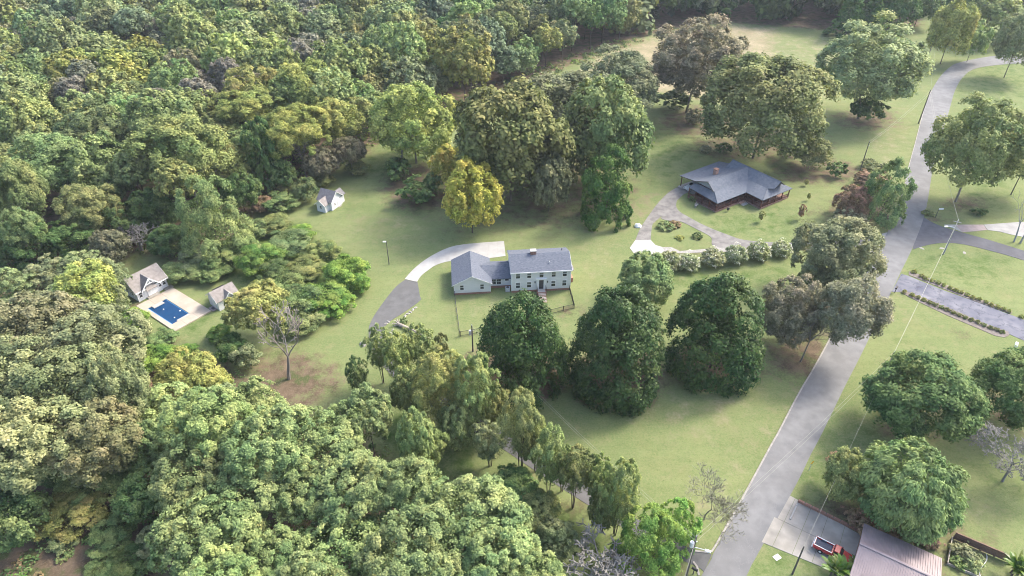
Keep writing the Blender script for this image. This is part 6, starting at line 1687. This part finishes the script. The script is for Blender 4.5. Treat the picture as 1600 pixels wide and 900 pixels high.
# fallen log
a0 = at(623, 509); a1 = at(672, 531)
T = thing('fallen_log', 'long pale fallen log with upturned roots on the lawn right of the asphalt drive', 'log', *a0, 0, atan2(a1[1] - a0[1], a1[0] - a0[0]))
ln = hypot(a1[0] - a0[0], a1[1] - a0[1])
mb = MB(); mb.path([(0, 0, .35), (ln * .4, .05, .33), (ln * .8, -.05, .28)], [.36, .32, .26], 10); mb.build('log', M['log'], T)
mb = MB(); mb.path([(ln * .83, -.08, .26), (ln, 0, .22)], [.25, .2], 10); mb.build('log', M['log'], T)
for k in range(7):
    a = 2 * pi * k / 7
    mb = MB(); mb.path([(0, 0, .35), (-.5 - .2 * (k % 2), .7 * cos(a), .45 + .6 * sin(a)), (-.7, 1.2 * cos(a + .2), .5 + .75 * sin(a))], [.18, .10, .03], 6); mb.build('root', M['wood_grey'], T)
shrub('log_shrub', 'small shrub growing at the root end of the fallen log', 631, 502, 12, 12, color='mid green')

# front yard fence
def fence(label, pxs, hgt, mat, pitch=2.0, rails=2, pickets=True, name='yard_fence', cat='fence'):
    pts = gpoly(pxs)
    T = thing(name, label, cat, pts[0][0], pts[0][1])
    o = Vector((pts[0][0], pts[0][1], 0))
    pk_ = MB()
    pm = None
    for i in range(len(pts) - 1):
        a = Vector((*pts[i], 0)) - o; b_ = Vector((*pts[i + 1], 0)) - o
        ln = (b_ - a).length; k = max(1, round(ln / pitch)); ux = ((b_ - a).x / ln, (b_ - a).y / ln)
        for j in range(k + (i == len(pts) - 2)):
            p = a.lerp(b_, j / k)
            if pm is None: pm = MB().box(-.045, .045, -.045, .045, -.1, hgt + .12).mesh('post', mat)
            q = link_mesh('post', pm, T); q.location = p
        for rz_ in ([.18, hgt] if rails == 2 else [hgt]):
            mb = MB(); c = (a + b_) / 2; mb.obox((c.x, c.y, rz_), ux, ln, .05, .05); mb.build('rail', mat, T)
        if pickets:
            n_ = int(ln / .14)
            for j in range(n_):
                p = a.lerp(b_, (j + .5) / n_); pk_.obox((p.x, p.y, hgt / 2 + .02), ux, .022, .022, hgt - .1)
    if pickets: tag(pk_.build('pickets', mat, T), kind='stuff')
    return T
fence('black picket fence along the right side of the front yard', [(888.5, 450), (891, 460), (894, 470), (897, 482)], 1.1, M['black'], 1.9)
fence('black picket fence along the bottom of the front yard, partly behind the magnolia', [(897, 482.3), (880, 486), (860.8, 491), (830, 500), (800, 508), (770, 516), (736, 523), (719.5, 525.5)], 1.1, M['black'], 2.0)
fence('thin dark wire fence along the left side of the front yard', [(710.5, 463), (713, 485), (716, 505), (718.5, 525)], 1.15, M['dark_metal'], 2.4, pickets=False)
# wooden fence and pen at the bottom right
a0 = Vector((*at(1489, 842), 0)); a1 = Vector((*at(1575, 879), 0))
T = thing('board_fence', 'brown wooden board fence beside the weedy pen at the bottom right', 'fence', a0.x, a0.y, 0, atan2(a1.y - a0.y, a1.x - a0.x))
ln = (a1 - a0).length; npan = 4
pm = MB().box(-.07, .07, -.07, .07, -.1, 1.42).mesh('post', M['wood_brown'])
for k in range(npan + 1):
    o = link_mesh('post', pm, T); o.location = (ln * k / npan, 0, 0)
bm_ = None
for k in range(npan):
    for z in range(7):
        w_ = ln / npan - .16
        if bm_ is None: bm_ = MB().box(.08, .08 + w_, -.02, .02, 0, .165).mesh('board', M['wood_brown'])
        o = link_mesh('board', bm_, T); o.location = (ln * k / npan, .01 * ((z + k) % 2), .1 + z * .178)
    mb = MB(); mb.box(ln * k / npan + .075, ln * (k + 1) / npan - .075, -.09, .09, 1.36, 1.40); mb.build('cap_rail', M['wood_brown'], T)
T = thing('garden_pen', 'low grey timber border of the weedy garden pen', 'garden border', *at(1479, 846))
o0 = Vector((*at(1479, 846), 0))
for (p, q, hh) in (((1486, 842), (1479, 882), .55), ((1478, 881), (1536, 906), .35)):
    a = Vector((*at(*p), 0)) - o0; b_ = Vector((*at(*q), 0)) - o0
    d = b_ - a; ux = (d.x / d.length, d.y / d.length)
    for k in range(3):
        c = a.lerp(b_, (k + .5) / 3); mb = MB(); mb.obox((c.x, c.y, hh / 2), ux, d.length / 3 - .03, .12, hh); mb.build('timber', M['wood_grey'], T)
a = Vector((*at(1541, 866), 0)); b_ = Vector((*at(1530, 905), 0))
mb = MB(); pts = [a.lerp(b_, t) + Vector((.25 * sin(t * 7), 0, .05)) for t in np.linspace(0, 1, 10)]; mb.path(pts, [.05] * 10, 6)
tag(mb.build('garden_hose', M['white']), 'pale hose lying across the grass beside the weedy pen', 'hose')
for i, (x_, y_, w_, h_, col) in enumerate(((1505, 862, 40, 20, 'grey green'), (1498, 880, 30, 18, 'mid green'), (1520, 884, 34, 22, 'tan olive'), (1525, 872, 26, 16, 'grey green'))):
    shrub('pen_weeds', ['tall pale weeds at the far corner', 'green weeds at the left border', 'tan weeds at the near border', 'grey weeds by the hose'][i] + ' of the garden pen', x_, y_, w_, h_, 'column', col, lod=1, cfac=1.1)
for i, (x_, y_, w_, h_, lb) in enumerate(((1345, 812, 60, 26, 'dry brown brush between the willow oak and the garage'), (1400, 836, 60, 22, 'dry brush under the right half of the willow oak'), (1452, 846, 40, 22, 'brown brush beside the far garage corner'))):
    shrub('dry_brush', lb, x_, y_, w_, h_, 'column', 'rust', lod=1, cfac=1.05)

# banana plants: every big leaf is a part
def banana_leaf(seed):
    rg = random.Random(seed)
    v, f, n = [], [], 7
    bend = rg.uniform(.5, 1.1)
    for i in range(n + 1):
        t = i / n
        a = .95 - bend * t
        x = t * cos(max(a, -.6)) * .95; z = sin(.95) * t - bend * .5 * t * t
        w = .155 * math.sin(pi * min(1, .06 + .94 * t)) ** .55 * (1 - .25 * t) + .006
        v += [(x, -w, z - .05 * w), (x, 0, z + .35 * w * .4), (x, w, z - .05 * w)]
    for i in range(n):
        for k in range(2):
            q = i * 3 + k
            f.append((q, q + 1, q + 4, q + 3))
    me = bpy.data.meshes.new('leaf'); me.from_pydata(v, [], f); me.materials.append(M['banana'])
    a = me.attributes.new('tone', 'FLOAT', 'FACE'); a.data.foreach_set('value', [rg.uniform(.3, .7) for _ in f])
    return me
BL = [banana_leaf(k) for k in range(5)]
def banana(label, px, py, hgt, stems, seed, rad=.8):
    rg = random.Random(seed)
    x, y = at(px, py, hgt * .7)
    T = thing('banana_plant', label, 'plant', x, y, 0)
    for s in range(stems):
        a = 2 * pi * s / stems + rg.random(); r = rad * rg.uniform(.3, 1) if stems > 1 else 0
        ox, oy = r * cos(a), r * sin(a); h0 = hgt * rg.uniform(.45, .75)
        mb = MB(); mb.path([(ox, oy, -.05), (ox, oy, h0)], [.13, .07], 8); mb.build('stem', M['bark'], T)
        for k in range(rg.randint(8, 11)):
            o = link_mesh('leaf', rg.choice(BL), T)
            o.location = (ox, oy, h0 * rg.uniform(.85, 1.0))
            L_ = rg.uniform(1.4, 2.3)
            o.scale = (L_, L_ * rg.uniform(.9, 1.3), L_)
            o.rotation_euler = (rg.uniform(-.3, .3), rg.uniform(-.75, .45), k * 2.4 + rg.uniform(-.4, .4))
            o.color = (*vary((.115, .175, .028), rg, .25), 1)
banana('broad clump of banana plants in front of the red pickup', 1312, 888, 2.8, 5, 1)
banana('banana plant leaning against the corner of the metal garage roof', 1345, 890, 2.8, 3, 2, .6)
banana('banana plant cut by the right edge below the board fence', 1596, 884, 3.0, 4, 3)

# ------------------------------------------------------------------ air
if HAZE > 0:
    hm = bpy.data.materials.new('haze'); hm.use_nodes = True
    hn = hm.node_tree.nodes; hn.remove(hn['Principled BSDF'])
    pv = hn.new('ShaderNodeVolumePrincipled')
    pv.inputs['Color'].default_value = (.80, .88, 1.0, 1); pv.inputs['Density'].default_value = HAZE; pv.inputs['Anisotropy'].default_value = .2
    hm.node_tree.links.new(pv.outputs[0], hn['Material Output'].inputs['Volume'])
    mb = MB(); mb.box(-6500, 6500, -4500, 9500, -1.2, 84)
    o = mb.build('haze', hm); tag(o, kind='stuff')
